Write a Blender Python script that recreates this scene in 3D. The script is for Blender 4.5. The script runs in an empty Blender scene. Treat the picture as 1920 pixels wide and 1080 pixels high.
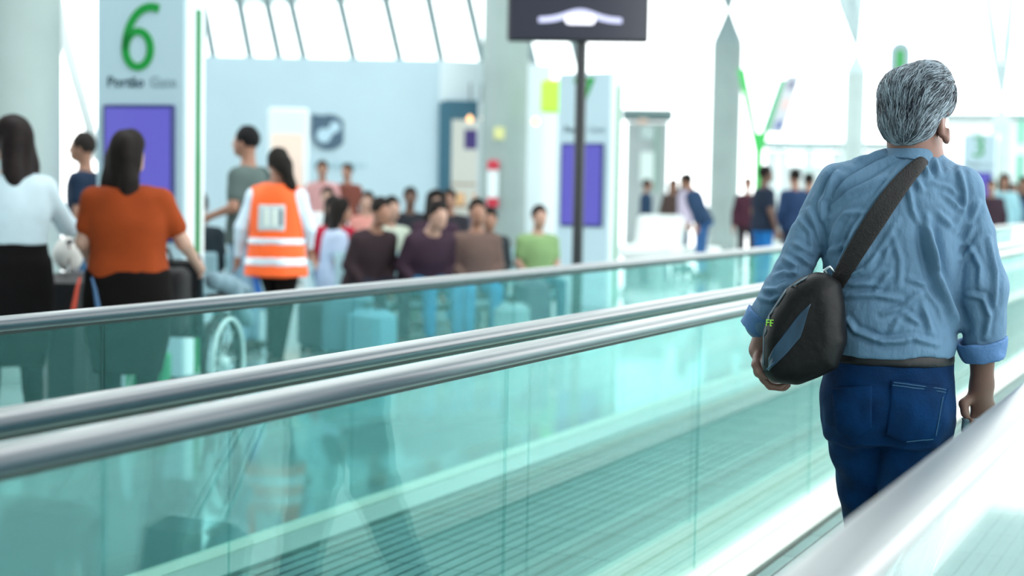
import bpy, math, random
import numpy as np
from mathutils import Matrix, Vector
random.seed(4); RNG = np.random.default_rng(7)
S = bpy.context.scene; COL = S.collection
PI = math.pi

# ------------------------------------------------------------------ camera
FPX = 2900.0; PSI = 0.44529847; PITCH = 0.06370428; ROLL = 0.018; CAMZ = 1.365
_f = np.array([-math.sin(PSI), math.cos(PSI), 0]); _r = np.array([math.cos(PSI), math.sin(PSI), 0]); _u = np.array([0, 0, 1.0])
CF = math.cos(PITCH)*_f - math.sin(PITCH)*_u; CU0 = math.sin(PITCH)*_f + math.cos(PITCH)*_u
CR = math.cos(ROLL)*_r + math.sin(ROLL)*CU0; CU = -math.sin(ROLL)*_r + math.cos(ROLL)*CU0
CPOS = np.array([0, 0, CAMZ])
cam = bpy.data.cameras.new('camera'); camo = bpy.data.objects.new('camera', cam); COL.objects.link(camo)
cam.sensor_width = 36; cam.lens = FPX/1920*36; cam.clip_end = 600; cam.clip_start = 0.05
M = Matrix((list(CR)+[0], list(CU)+[0], list(-CF)+[0], [0, 0, 0, 1])).transposed()
M.translation = Vector(CPOS); camo.matrix_world = M
cam.dof.use_dof = True; cam.dof.focus_distance = 3.95; cam.dof.aperture_fstop = 2.1
S.camera = camo

# ------------------------------------------------------------------ light and exposure
world = bpy.data.worlds.new('world'); S.world = world; world.use_nodes = True
bg = world.node_tree.nodes['Background']; bg.inputs[0].default_value = (0.95, 1.0, 1.0, 1); bg.inputs[1].default_value = 3.3
S.view_settings.view_transform = 'Standard'; S.view_settings.look = 'None'; S.view_settings.gamma = 1
S.view_settings.use_curve_mapping = False; S.view_settings.exposure = 0.25
try: S.cycles.transparent_max_bounces = 32
except Exception: pass

def W(px, py, d):                      # point seen at a pixel, at depth d along the lens axis
    return CPOS + d*(CF + CR*(px-960)/FPX - CU*(py-540)/FPX)
def HY(px): return 380 - 0.018*(2350-px)
def G(px, d):                          # floor spot under that column of the view
    p = W(px, HY(px), d); return np.array([p[0], p[1], 0.0])
def ZY(px, py, d): return W(px, py, d)[2]
def VANG(px):                          # heading (ccw from +Y) of the view through that column
    p = G(px, 10); return math.atan2(-p[0], p[1])
def D2R(a): return a*PI/180

# ------------------------------------------------------------------ materials
MATS = {}
def lin(c):
    c = np.array(c, float)/255.0
    return tuple(np.where(c <= .04045, c/12.92, ((c+.055)/1.055)**2.4))
def mat(name, rgb, rough=.6, metal=0.0, noise=0.0, nscale=8.0, bump=0.0, bscale=40.0, emit=0.0, stretch=None, spec=None, coat=0):
    if name in MATS: return MATS[name]
    m = bpy.data.materials.new(name); m.use_nodes = True; nt = m.node_tree; N = nt.nodes; L = nt.links
    b = N['Principled BSDF']; c = lin(rgb)+(1,)
    b.inputs['Base Color'].default_value = c
    if coat: b.inputs['Coat Weight'].default_value = coat; b.inputs['Coat IOR'].default_value = 1.7; b.inputs['Coat Roughness'].default_value = .22
    b.inputs['Roughness'].default_value = rough; b.inputs['Metallic'].default_value = metal
    if spec is not None: b.inputs['Specular IOR Level'].default_value = spec
    if noise or bump:
        tc = N.new('ShaderNodeTexCoord'); mp = N.new('ShaderNodeMapping'); L.new(tc.outputs['Object'], mp.inputs[0])
        if stretch: mp.inputs['Scale'].default_value = stretch
    if noise:
        n = N.new('ShaderNodeTexNoise'); n.inputs['Scale'].default_value = nscale; n.inputs['Detail'].default_value = 5
        L.new(mp.outputs[0], n.inputs['Vector'])
        r = N.new('ShaderNodeValToRGB'); a = np.array(c[:3])
        r.color_ramp.elements[0].color = tuple(a*(1-noise))+(1,); r.color_ramp.elements[1].color = tuple(np.minimum(a*(1+noise), 1))+(1,)
        r.color_ramp.elements[0].position = .3; r.color_ramp.elements[1].position = .7
        L.new(n.outputs['Fac'], r.inputs[0]); L.new(r.outputs[0], b.inputs['Base Color'])
    if bump:
        n2 = N.new('ShaderNodeTexNoise'); n2.inputs['Scale'].default_value = bscale; n2.inputs['Detail'].default_value = 4
        L.new(mp.outputs[0], n2.inputs['Vector'])
        bp = N.new('ShaderNodeBump'); bp.inputs['Strength'].default_value = bump; bp.inputs['Distance'].default_value = .01
        L.new(n2.outputs['Fac'], bp.inputs['Height']); L.new(bp.outputs[0], b.inputs['Normal'])
    if emit:
        b.inputs['Emission Color'].default_value = c; b.inputs['Emission Strength'].default_value = emit
    MATS[name] = m; return m
def glass_mat(name, tint, base=.08, rough=.015):
    m = bpy.data.materials.new(name); m.use_nodes = True; nt = m.node_tree; N = nt.nodes; L = nt.links; N.clear()
    o = N.new('ShaderNodeOutputMaterial'); mix = N.new('ShaderNodeMixShader'); t = N.new('ShaderNodeBsdfTransparent'); g = N.new('ShaderNodeBsdfGlossy')
    t.inputs[0].default_value = tuple(tint)+(1,); g.inputs['Roughness'].default_value = rough; g.inputs[0].default_value = (.92, 1, .98, 1)
    lw = N.new('ShaderNodeLayerWeight'); lw.inputs[0].default_value = .5
    p = N.new('ShaderNodeMath'); p.operation = 'POWER'; p.inputs[1].default_value = 4.6
    ml = N.new('ShaderNodeMath'); ml.operation = 'MULTIPLY_ADD'; ml.inputs[1].default_value = 1-base; ml.inputs[2].default_value = base
    L.new(lw.outputs['Facing'], p.inputs[0]); L.new(p.outputs[0], ml.inputs[0]); L.new(ml.outputs[0], mix.inputs[0])
    L.new(t.outputs[0], mix.inputs[1]); L.new(g.outputs[0], mix.inputs[2]); L.new(mix.outputs[0], o.inputs[0])
    MATS[name] = m; return m

# ------------------------------------------------------------------ mesh helpers
class MB:
    def __init__(s): s.v = []; s.f = []; s.n = 0
    def add(s, v, f):
        v = np.asarray(v, float).reshape(-1, 3); s.v.append(v); s.f += [tuple(int(i)+s.n for i in q) for q in f]; s.n += len(v); return s
    def box(s, c, h, rz=0.0, R=None):
        q = np.array([(x, y, z) for x in (-1, 1) for y in (-1, 1) for z in (-1, 1)], float)*np.array(h)
        if R is None: R = np.array([[math.cos(rz), -math.sin(rz), 0], [math.sin(rz), math.cos(rz), 0], [0, 0, 1]])
        return s.add(q@np.asarray(R).T+np.array(c), [(0, 1, 3, 2), (4, 6, 7, 5), (0, 4, 5, 1), (2, 3, 7, 6), (0, 2, 6, 4), (1, 5, 7, 3)])
    def bbox(s, c, h, bev=.01):        # chamfered box
        c = np.array(c, float); h = np.array(h, float); b = min(bev, *(h*.9)); v = []; f = []
        prof = [(-1, -1, 1, 0), (-1, -1, 0, 1)]
        pts = []
        for z, sx in ((-h[2], b), (-h[2]+b, 0), (h[2]-b, 0), (h[2], b)):
            X = h[0]-sx; Y = h[1]-sx
            pts += [(X-b, -Y, z), (X, -Y+b, z), (X, Y-b, z), (X-b, Y, z), (-X+b, Y, z), (-X, Y-b, z), (-X, -Y+b, z), (-X+b, -Y, z)]
        for k in range(3):
            for i in range(8):
                j = (i+1) % 8; f.append((k*8+i, k*8+j, k*8+8+j, k*8+8+i))
        f.append(tuple(range(7, -1, -1))); f.append(tuple(range(24, 32)))
        return s.add(np.array(pts)+c, f)
    def tube(s, pts, r, n=10, cap=True):
        pts = np.asarray(pts, float); m = len(pts); r = np.broadcast_to(np.asarray(r, float), (m,)); base = []
        T = np.gradient(pts, axis=0) if m > 2 else np.repeat((pts[1]-pts[0])[None], 2, 0)
        T /= np.linalg.norm(T, axis=1)[:, None]+1e-12
        a = np.array([0, 0, 1.0]) if abs(T[0][2]) < .9 else np.array([1.0, 0, 0]); u = np.cross(T[0], a); u /= np.linalg.norm(u)
        for i in range(m):
            u = u-T[i]*np.dot(u, T[i]); u /= np.linalg.norm(u); w = np.cross(T[i], u)
            for k in range(n):
                t = 2*PI*k/n; base.append(pts[i]+r[i]*(math.cos(t)*u+math.sin(t)*w))
        f = [(i*n+k, i*n+(k+1) % n, (i+1)*n+(k+1) % n, (i+1)*n+k) for i in range(m-1) for k in range(n)]
        if cap: f += [tuple(range(n-1, -1, -1)), tuple((m-1)*n+k for k in range(n))]
        return s.add(base, f)
    def lathe(s, prof, c=(0, 0, 0), n=32):
        m = len(prof); v = [(c[0]+r*math.cos(2*PI*k/n), c[1]+r*math.sin(2*PI*k/n), c[2]+z) for r, z in prof for k in range(n)]
        f = [(i*n+k, i*n+(k+1) % n, (i+1)*n+(k+1) % n, (i+1)*n+k) for i in range(m-1) for k in range(n)]
        f += [tuple(range(n-1, -1, -1)), tuple((m-1)*n+k for k in range(n))]
        return s.add(v, f)
    def prism(s, poly, A, B, C, o, t):  # polygon (u,v) in axes A,B, thick along C
        A, B, C, o = map(lambda q: np.asarray(q, float), (A, B, C, o)); n = len(poly)
        lo = [o+A*p[0]+B*p[1] for p in poly]; hi = [q+C*t for q in lo]
        f = [tuple(range(n)), tuple(range(2*n-1, n-1, -1))]+[(i, (i+1) % n, n+(i+1) % n, n+i) for i in range(n)]
        return s.add(lo+hi, f)
    def sweep(s, prof, a, b):           # closed (u,v) profile swept along Y from a to b
        n = len(prof); v = [(u, y, w) for y in (a, b) for u, w in prof]
        f = [(k, (k+1) % n, n+(k+1) % n, n+k) for k in range(n)]+[tuple(range(n-1, -1, -1)), tuple(range(n, 2*n))]
        return s.add(v, f)
    def build(s, name, m, parent=None, smooth=False, loc=None):
        me = bpy.data.meshes.new(name); v = np.concatenate(s.v)
        if loc is not None: v = v-np.array(loc)
        me.from_pydata(v.tolist(), [], s.f); me.update()
        return obj(name, me, m, parent, smooth, loc)
def obj(name, me, m, parent=None, smooth=False, loc=None):
    if m is not None: me.materials.append(m)
    if smooth and len(me.polygons): me.polygons.foreach_set('use_smooth', [True]*len(me.polygons))
    o = bpy.data.objects.new(name, me); COL.objects.link(o)
    if loc is not None: o.location = loc
    if parent: o.parent = parent
    return o
def fixn(o):
    import bmesh
    b = bmesh.new(); b.from_mesh(o.data); bmesh.ops.recalc_face_normals(b, faces=b.faces); b.to_mesh(o.data); b.free(); return o
def autosmooth(o, ang=40):
    import bmesh
    fixn(o); me = o.data; b = bmesh.new(); b.from_mesh(me)
    for e in b.edges: e.smooth = not (len(e.link_faces) == 2 and e.calc_face_angle(0) > D2R(ang))
    for f in b.faces: f.smooth = True
    b.to_mesh(me); b.free(); return o
def empty(name, loc=(0, 0, 0), rz=0.0):
    o = bpy.data.objects.new(name, None); COL.objects.link(o); o.location = loc; o.rotation_euler = (0, 0, rz); o.empty_display_size = .1; return o
def tag(o, label, cat, group=None, kind=None):
    o['label'] = label; o['category'] = cat
    if group: o['group'] = group
    if kind: o['kind'] = kind
    return o
def struct(o, label=None):
    o['kind'] = 'structure'
    if label: o['label'] = label
    return o
def text_mesh(name, body, size, m, parent, loc, rot, extrude=.002, bold=0.0, align='CENTER', shear=0):
    cu = bpy.data.curves.new(name, 'FONT'); cu.body = body; cu.size = size; cu.extrude = extrude; cu.offset = bold; cu.align_x = align; cu.align_y = 'CENTER'; cu.shear = shear
    t = bpy.data.objects.new(name+'_tmp', cu); COL.objects.link(t); bpy.context.view_layer.update()
    me = bpy.data.meshes.new_from_object(t.evaluated_get(bpy.context.evaluated_depsgraph_get())); bpy.data.objects.remove(t)
    me.materials.clear(); o = obj(name, me, m, parent); o.location = loc; o.rotation_euler = rot; return o

# ------------------------------------------------------------------ implicit-surface modelling (bodies, clothes, hair)
def rotm(rx=0, ry=0, rz=0):
    return np.array(Matrix.Rotation(rz, 3, 'Z')@Matrix.Rotation(ry, 3, 'Y')@Matrix.Rotation(rx, 3, 'X'))
def cone(a, b, r1, r2=None, k=.02):
    a = np.array(a, float); b = np.array(b, float); r2 = r1 if r2 is None else r2; R = max(r1, r2)
    ba = b-a; L2 = max(ba@ba, 1e-9)
    def f(X, Y, Z):
        x, y, z = X-a[0], Y-a[1], Z-a[2]; t = np.clip((x*ba[0]+y*ba[1]+z*ba[2])/L2, 0, 1)
        return np.sqrt((x-t*ba[0])**2+(y-t*ba[1])**2+(z-t*ba[2])**2)-(r1+(r2-r1)*t)
    return f, np.minimum(a, b)-R, np.maximum(a, b)+R, k
def ell(c, r, R=None, k=.02):
    c = np.array(c, float); r = np.array(r, float); m = max(r); R = np.eye(3) if R is None else R
    def f(X, Y, Z):
        x, y, z = X-c[0], Y-c[1], Z-c[2]
        x, y, z = (R[0, 0]*x+R[1, 0]*y+R[2, 0]*z, R[0, 1]*x+R[1, 1]*y+R[2, 1]*z, R[0, 2]*x+R[1, 2]*y+R[2, 2]*z)
        k0 = np.sqrt((x/r[0])**2+(y/r[1])**2+(z/r[2])**2); k1 = np.sqrt((x/r[0]**2)**2+(y/r[1]**2)**2+(z/r[2]**2)**2)+1e-6
        return k0*(k0-1)/k1
    return f, c-m, c+m, k
def loft(st, R=None, o=(0, 0, 0), inf=0.0, k=.02, p=2.3, zlo=None, zhi=None):   # stations (z, cx, cy, a, b) in a local frame
    st = np.array(sorted(st), float); R = np.eye(3) if R is None else R; o = np.array(o, float)
    zs = st[:, 0]; zlo = zs[0] if zlo is None else zlo; zhi = zs[-1] if zhi is None else zhi
    zz = np.linspace(zs[0], zs[-1], 80); ip = []
    for c in range(1, 5):              # smoothed interpolation
        q = np.interp(zz, zs, st[:, c]); ker = np.ones(7)/7; q = np.convolve(np.pad(q, 3, 'edge'), ker, 'valid'); ip.append(q)
    rad = max(st[:, 3].max(), st[:, 4].max())+inf+abs(st[:, 1:3]).max()
    cs = np.array([o+R@np.array([sx*rad, sy*rad, z]) for sx in (-1, 1) for sy in (-1, 1) for z in (zlo, zhi)])
    def f(X, Y, Z):
        x, y, z = X-o[0], Y-o[1], Z-o[2]
        x, y, z = (R[0, 0]*x+R[1, 0]*y+R[2, 0]*z, R[0, 1]*x+R[1, 1]*y+R[2, 1]*z, R[0, 2]*x+R[1, 2]*y+R[2, 2]*z)
        cx, cy, a, b = [np.interp(z, zz, q) for q in ip]; a = a+inf; b = b+inf
        d = ((np.abs((x-cx)/a)**p+np.abs((y-cy)/b)**p)**(1/p)-1)*np.minimum(a, b)
        return np.maximum(d, np.maximum(z-zhi, zlo-z))
    return f, cs.min(0), cs.max(0), k
def boxp(c, h, R=None, k=.005, r=.004):
    c = np.array(c, float); h = np.array(h, float); R = np.eye(3) if R is None else R; m = np.linalg.norm(h)
    def f(X, Y, Z):
        x, y, z = X-c[0], Y-c[1], Z-c[2]
        q = [np.abs(R[0, i]*x+R[1, i]*y+R[2, i]*z)-h[i]+r for i in range(3)]
        return np.sqrt(sum(np.maximum(e, 0)**2 for e in q))+np.minimum(np.maximum(np.maximum(q[0], q[1]), q[2]), 0)-r
    return f, c-m, c+m, k
def field(prims, h, cut=None, sub=None, pad=.03):
    lo = np.min([p[1] for p in prims], 0)-pad; hi = np.max([p[2] for p in prims], 0)+pad
    n = np.ceil((hi-lo)/h).astype(int)+1
    D = np.full(n, .2, np.float32); ax = [lo[i]+h*np.arange(n[i]) for i in range(3)]
    def sl(p, mg):
        a = np.clip(np.floor((p[1]-mg-lo)/h).astype(int), 0, n); b = np.clip(np.ceil((p[2]+mg-lo)/h).astype(int)+1, 0, n)
        return tuple(slice(a[i], b[i]) for i in range(3))
    def grid(s): return ax[0][s[0]][:, None, None], ax[1][s[1]][None, :, None], ax[2][s[2]][None, None, :]
    for p in prims:
        s = sl(p, .03+p[3]); d = p[0](*grid(s)); k = p[3]; e = D[s]
        t = np.maximum(k-np.abs(e-d), 0)/max(k, 1e-6); D[s] = np.minimum(e, d)-t*t*k*.25
    for p in (sub or []):
        s = sl(p, .03); D[s] = np.maximum(D[s], -p[0](*grid(s)))
    if cut is not None:
        D = np.maximum(D, cut(*grid((slice(None),)*3))).astype(np.float32)
    return D, lo, h
def nets(D, lo, h):
    s = D < 0; n = D.shape
    c = [s[i:n[0]-1+i, j:n[1]-1+j, k:n[2]-1+k] for i in (0, 1) for j in (0, 1) for k in (0, 1)]
    anyv = c[0].copy(); allv = c[0].copy()
    for q in c[1:]: anyv |= q; allv &= q
    act = np.argwhere(anyv & ~allv); m = len(act)
    idm = np.full((n[0]-1, n[1]-1, n[2]-1), -1, np.int64); idm[tuple(act.T)] = np.arange(m)
    cor = [(i, j, k) for i in (0, 1) for j in (0, 1) for k in (0, 1)]
    val = np.stack([D[act[:, 0]+i, act[:, 1]+j, act[:, 2]+k] for i, j, k in cor], 1)
    pos = np.zeros((m, 3)); cnt = np.zeros(m)
    for a in range(8):
        for b in range(a+1, 8):
            if sum(abs(x-y) for x, y in zip(cor[a], cor[b])) != 1: continue
            va, vb = val[:, a], val[:, b]; x = (va < 0) != (vb < 0)
            t = np.where(x, va/np.where(x, va-vb, 1), 0)
            P = np.array(cor[a])[None]+t[:, None]*(np.array(cor[b])-np.array(cor[a]))[None]
            pos[x] += P[x]; cnt[x] += 1
    V = lo+h*(act+pos/cnt[:, None]); F = []
    for a in range(3):
        b, c2 = (a+1) % 3, (a+2) % 3
        s0 = [slice(None)]*3; s1 = [slice(None)]*3; s0[a] = slice(0, n[a]-1); s1[a] = slice(1, n[a])
        ch = s[tuple(s0)] != s[tuple(s1)]; e = np.argwhere(ch)
        e = e[(e[:, b] > 0) & (e[:, c2] > 0) & (e[:, b] < n[b]-1) & (e[:, c2] < n[c2]-1)]
        ins = s[tuple(e.T)]
        def g(db, dc):
            q = e.copy(); q[:, b] -= db; q[:, c2] -= dc; return idm[tuple(q.T)]
        Q = np.stack([g(1, 1), g(0, 1), g(0, 0), g(1, 0)], 1); Q[~ins] = Q[~ins][:, ::-1]; F.append(Q)
    return V, np.concatenate(F)
def lap(V, F, it=2, w=.5):
    E = np.concatenate([F[:, [0, 1]], F[:, [1, 2]], F[:, [2, 3]], F[:, [3, 0]]]); n = len(V)
    for _ in range(it):
        acc = np.zeros_like(V); cnt = np.bincount(E[:, 0], minlength=n)+np.bincount(E[:, 1], minlength=n)
        for c in range(3): acc[:, c] = np.bincount(E[:, 0], V[E[:, 1], c], n)+np.bincount(E[:, 1], V[E[:, 0], c], n)
        V = V*(1-w)+w*acc/np.maximum(cnt, 1)[:, None]
    return V
def vnormals(V, F):
    nn = np.cross(V[F[:, 2]]-V[F[:, 0]], V[F[:, 3]]-V[F[:, 1]]); N = np.zeros_like(V)
    for q in range(4):
        for c in range(3): N[:, c] += np.bincount(F[:, q], nn[:, c], len(V))
    return N/(np.linalg.norm(N, axis=1)[:, None]+1e-12)
def qmesh(name, V, F):
    me = bpy.data.meshes.new(name); me.vertices.add(len(V)); me.vertices.foreach_set('co', np.ascontiguousarray(V, np.float32).ravel())
    me.loops.add(F.size); me.loops.foreach_set('vertex_index', F.astype(np.int32).ravel())
    me.polygons.add(len(F)); me.polygons.foreach_set('loop_start', np.arange(0, F.size, 4, dtype=np.int32)); me.polygons.foreach_set('use_smooth', np.ones(len(F), bool))
    me.update(calc_edges=True); me.validate(); return me
def blob(name, prims, h, m, parent=None, cut=None, sub=None, smooth=1, disp=None):
    V, F = nets(*field(prims, h, cut, sub))
    if smooth: V = lap(V, F, smooth)
    if disp is not None: V = V+vnormals(V, F)*disp(V)[:, None]
    return obj(name, qmesh(name, V, F), m, parent)
def vnoise(V, sc, seed=0):             # cheap smooth value noise
    r = np.random.default_rng(seed); out = np.zeros(len(V))
    for _ in range(5):
        k = r.normal(size=3); k /= np.linalg.norm(k); out += np.sin(V@(k*np.array(sc))*2*PI+r.uniform(0, 6.28))
    return out/5

# ================================================================== SETTING
m_floor = mat('pale polished floor', (140, 154, 154), rough=.05, noise=.05, nscale=.6)
m_floor.node_tree.nodes['Principled BSDF'].inputs['IOR'].default_value = 2.5
m_white = mat('white panel', (226, 236, 238), rough=.4)
m_wall = mat('grey blue wall paint', (178, 202, 212), rough=.7, noise=.03, nscale=1)
m_wall_lit = mat('pale wall paint', (214, 228, 232), rough=.7)  # paler tone: shop wall faces more light, put into its colour
m_conc = mat('cast concrete', (146, 162, 160), rough=.7, noise=.10, nscale=1.3, bump=.1, bscale=25)
m_steel = mat('white painted steel', (222, 230, 230), rough=.4)
m_cap = mat('grey painted steel', (140, 158, 160), rough=.5)
m_teal = mat('dark teal frame', (46, 96, 116), rough=.5)
m_black = mat('black plastic', (30, 33, 36), rough=.45)
m_alu = mat('brushed aluminium', (205, 205, 198), rough=.3, metal=.85, bump=.05, bscale=60, stretch=(1, .03, 1))
m_beige = mat('beige metal deck', (216, 208, 194), rough=.35, metal=.3, noise=.04, nscale=2, stretch=(4, .2, 4))
m_pallet = mat('ribbed pallet metal', (118, 134, 132), rough=.38, metal=.7, noise=.12, nscale=3)
m_rubber = bpy.data.materials.new('dark rubber handrail'); m_rubber.use_nodes = True
def _rub():
    nt = m_rubber.node_tree; N = nt.nodes; L = nt.links; N.clear(); o = N.new('ShaderNodeOutputMaterial'); mx = N.new('ShaderNodeMixShader'); d = N.new('ShaderNodeBsdfDiffuse'); g = N.new('ShaderNodeBsdfGlossy')
    d.inputs[0].default_value = lin((30, 50, 62))+(1,); g.inputs['Roughness'].default_value = .3; lw = N.new('ShaderNodeLayerWeight'); lw.inputs[0].default_value = .5
    p = N.new('ShaderNodeMath'); p.operation = 'POWER'; p.inputs[1].default_value = 2.5; q = N.new('ShaderNodeMath'); q.operation = 'MULTIPLY_ADD'; q.inputs[1].default_value = .97; q.inputs[2].default_value = .03
    L.new(lw.outputs['Facing'], p.inputs[0]); L.new(p.outputs[0], q.inputs[0]); L.new(q.outputs[0], mx.inputs[0]); L.new(d.outputs[0], mx.inputs[1]); L.new(g.outputs[0], mx.inputs[2]); L.new(mx.outputs[0], o.inputs[0])
_rub()
m_green = mat('signal green', (20, 150, 60), rough=.4)
g_bal = glass_mat('balustrade glass', (.80, .93, .925), base=.035)
g_pane = glass_mat('clear glazing', (.97, .99, .99), base=.03)

floor = MB().box((-20, 70, -.06), (75, 95, .06)).build('floor', m_floor); struct(floor, 'pale polished terminal floor')
for i_, (ya, yb) in enumerate(((-10, 5.0), (11.5, 19), (23, 31), (35, 48))):  # unseen opaque bays added to block sky light, gaps left to brighten below
    c_ = MB().box((-14, (ya+yb)/2, 8.1), (20, (yb-ya)/2, .12)).build('ceiling', m_white); struct(c_, ['white ceiling bay over the walkways', 'second white ceiling bay, over the gate totem', 'third white ceiling bay, over the grey wall', 'farthest white ceiling bay'][i_])
wr_ = MB().box((-14, -10.1, 4.05), (20, .12, 4.05)).build('wall_rear', mat('grey rear wall', (150, 160, 164), rough=.7)); struct(wr_, 'grey wall closing the hall behind the camera')  # unseen wall put in to cut light from behind the camera

def YX(px, X):
    p = G(px, 10); return X*p[1]/p[0]

# ---- moving walkways
def rail_prof(x):
    P = []
    for k in range(20):
        t = 2*PI*k/20; c, s = math.cos(t), math.sin(t)
        P.append((x+.042*math.copysign(abs(c)**.62, c), .952+.021*math.copysign(abs(s)**.62, s)))
    return P
Y0, Y1 = -1.5, 46.0
pal = None
def walkway(xr, xl, seam_r, seam_l, label):
    w = tag(empty('moving_walkway', ((xr+xl)/2, 0, 0)), label, 'moving walkway', 'pair of moving walkways')
    ox = (xr+xl)/2
    def put(mb, name, m, sm=False):
        o = mb.build(name, m); o.parent = w; o.location = (-ox, 0, 0)
        return autosmooth(o) if sm else fixn(o)
    for x, inner, seam in ((xr, -1, seam_r), (xl, 1, seam_l)):
        put(MB().sweep(rail_prof(x), Y0, Y1), 'handrail', m_rubber, True)
        put(MB().sweep([(x-.010, .921), (x+.010, .921), (x+.02, .9315), (x-.02, .9315)], Y0, Y1), 'handrail_guide', m_black)
        n0 = math.floor((Y0-seam)/1.5)+1
        first = None
        for i in range(23):
            y = seam+(n0+i)*1.5
            if first is None:
                first = MB().box((0, 0, .495), (.006, .7465, .426)).build('glass_panel', g_bal); o = first
            else:
                o = bpy.data.objects.new('glass_panel', first.data); COL.objects.link(o)
            o.parent = w; o.location = (x-ox, y+.75, 0)
        put(MB().sweep([(x-.05, 0), (x+.05, 0), (x+.05, .075), (x+.012, .09), (x-.012, .09), (x-.05, .075)], Y0, Y1), 'base_channel', m_beige)
        a = x+inner*.05; b = x+inner*.115
        put(MB().sweep([(a, 0), (b, 0), (b, .03), (a, .07)], Y0, Y1), 'skirt_panel', m_alu)
    # pallets
    global pal
    hw = (xr-xl)/2-.12
    prof = [(-hw, 0), (hw, 0)]; n = 18
    for k in range(n):
        u1 = hw-2*hw*k/n; u0 = hw-2*hw*(k+1)/n; g = (u1-u0)*.2
        prof += [(u1, .016), (u0+g, .016), (u0+g, .008), (u0, .008)]
    me = None
    for i in range(64):
        if me is None:
            o = MB().sweep(prof, -.198, .198).build('pallet', m_pallet, w); fixn(o); me = o.data
        else:
            o = bpy.data.objects.new('pallet', me); COL.objects.link(o); o.parent = w
        o.location = (0, .4*i+.2, 0)
    st = MB().sweep(prof, 25.6, Y1).build('pallet_run', m_pallet, w); fixn(st); st['kind'] = 'stuff'
    return w
walkway(-.395, -1.66, YX(1700, -.395), YX(193, -1.66), 'nearer moving walkway with the man walking along it')
walkway(-1.92, -3.24, YX(1000, -1.92), YX(193, -3.24), 'farther empty moving walkway between the man and the crowd')
tr = MB().sweep([(-1.87, 0), (-1.71, 0), (-1.71, .06), (-1.87, .06)], Y0, Y1).build('trim_1', m_beige); struct(fixn(tr), 'beige metal cover strip between the two walkways')

# ---- columns
def column(px, d, dia, h, label, struts, name='concrete_column', spread=1.0):
    p = G(px, d); c = tag(empty(name, p), label, 'column', 'round concrete columns')
    r = dia/2
    sh = MB().lathe([(r*1.02, 0), (r*1.02, .1), (r, .12), (r, h)], n=40).build('shaft', m_conc, c); autosmooth(sh)
    cap = MB().lathe([(r, h), (r*.97, h+.12*dia/.8), (r*.55, h+.5*dia/.8), (r*.16, h+.9*dia/.8), (r*.14, h+1.0*dia/.8)], n=40).build('cone_cap', m_cap, c); autosmooth(cap)
    a = VANG(px); R = rotm(rz=a)
    for dx, dy, L in struts:
        q0 = np.array([0, 0, h+.95*dia/.8]); q1 = R@np.array([dx, dy, 0])+q0+np.array([0, 0, L])
        MB().tube([q0, q0+(q1-q0)*.15, q0+(q1-q0)*.5, q1], [.06, .14, .26, .2], 12).build('strut', m_cap, c, True)
    return c
column(1, 10.6, .8, 5.3, 'thick concrete column at the left edge behind the woman in white', [(-.5, 0, 1.6), (.6, .5, 1.6)])
column(944, 26.5, .78, 5.3, 'concrete column carrying a red and white fire hose box', [(-.6, 0, 1.6), (.6, 0, 1.6)])
column(1357, 41.5, .8, 5.3, 'middle concrete column standing left of the green forked stand', [(-.25, 0, 1.7), (.0, .3, 1.7)])
column(1598, 58, .76, 5.9, 'slim concrete column seen just left of the man\'s head', [(-1.0, 0, 3.4), (-.1, 0, 3.4)])
column(1872, 78, .95, 5.0, 'faint distant column right of the man\'s shoulder', [(-1.0, 0, 6), (.3, 0, 6)])

# ---- back wall with logo and lettering
def slab(name, px0, px1, d0, d1, ytop, m, th=.25, z0=0.0):
    a = G(px0, d0); b = G(px1, d1); L = np.linalg.norm(b-a); c = (a+b)/2; ang = math.atan2(b[1]-a[1], b[0]-a[0])
    zt = ZY((px0+px1)/2, ytop, (d0+d1)/2)
    n = np.array([-math.sin(ang), math.cos(ang), 0])
    return MB().box(c+n*th/2+np.array([0, 0, (zt+z0)/2]), (L/2, th/2, (zt-z0)/2), rz=ang).build(name, m)
struct(slab('wall_main', 300, 822, 27, 27, 109, m_wall), 'grey blue wall with a round emblem')
vr = VANG(615); Rv = rotm(rz=vr); A_, C_ = Rv@np.array([1, 0, 0]), Rv@np.array([0, -1, 0]); Bz = np.array([0, 0, 1.0])
def wallpt(px, py, d=26.95): return W(px, py, d)
em = tag(empty('round_wall_emblem', wallpt(617, 248)), 'dark round emblem with a pale dumbbell shape on the grey wall', 'emblem')
s = 26.95/FPX
pts = [(-.31, .31)]+[(.31*math.cos(t), .31*math.sin(t)) for t in np.linspace(PI*.62, -PI*.98, 40)]
m_slate = mat('slate emblem', (66, 92, 112), rough=.5); m_pale = mat('pale emblem', (176, 206, 220), rough=.5)
fixn(MB().prism(pts, A_, Bz, C_, (0, 0, 0), .04).build('emblem_disc', m_slate, em))
for cx, cy, r in ((-.09, -.06, .125), (.1, .09, .095)):
    fixn(MB().prism([(cx+r*math.cos(t), cy+r*math.sin(t)) for t in np.linspace(0, 2*PI, 28)[:-1]], A_, Bz, C_, C_*.04, .012).build('emblem_spot', m_pale, em))
fixn(MB().prism([(-.06, .02), (.07, .13), (.13, .03), (.0, -.1)], A_, Bz, C_, C_*.04, .009).build('emblem_bridge', m_pale, em))
le = tag(empty('wall_lettering', wallpt(655, 310)), 'faint row of small grey lettering below the round emblem', 'lettering')
m_let = mat('grey letters', (150, 182, 194), rough=.6)
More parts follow.
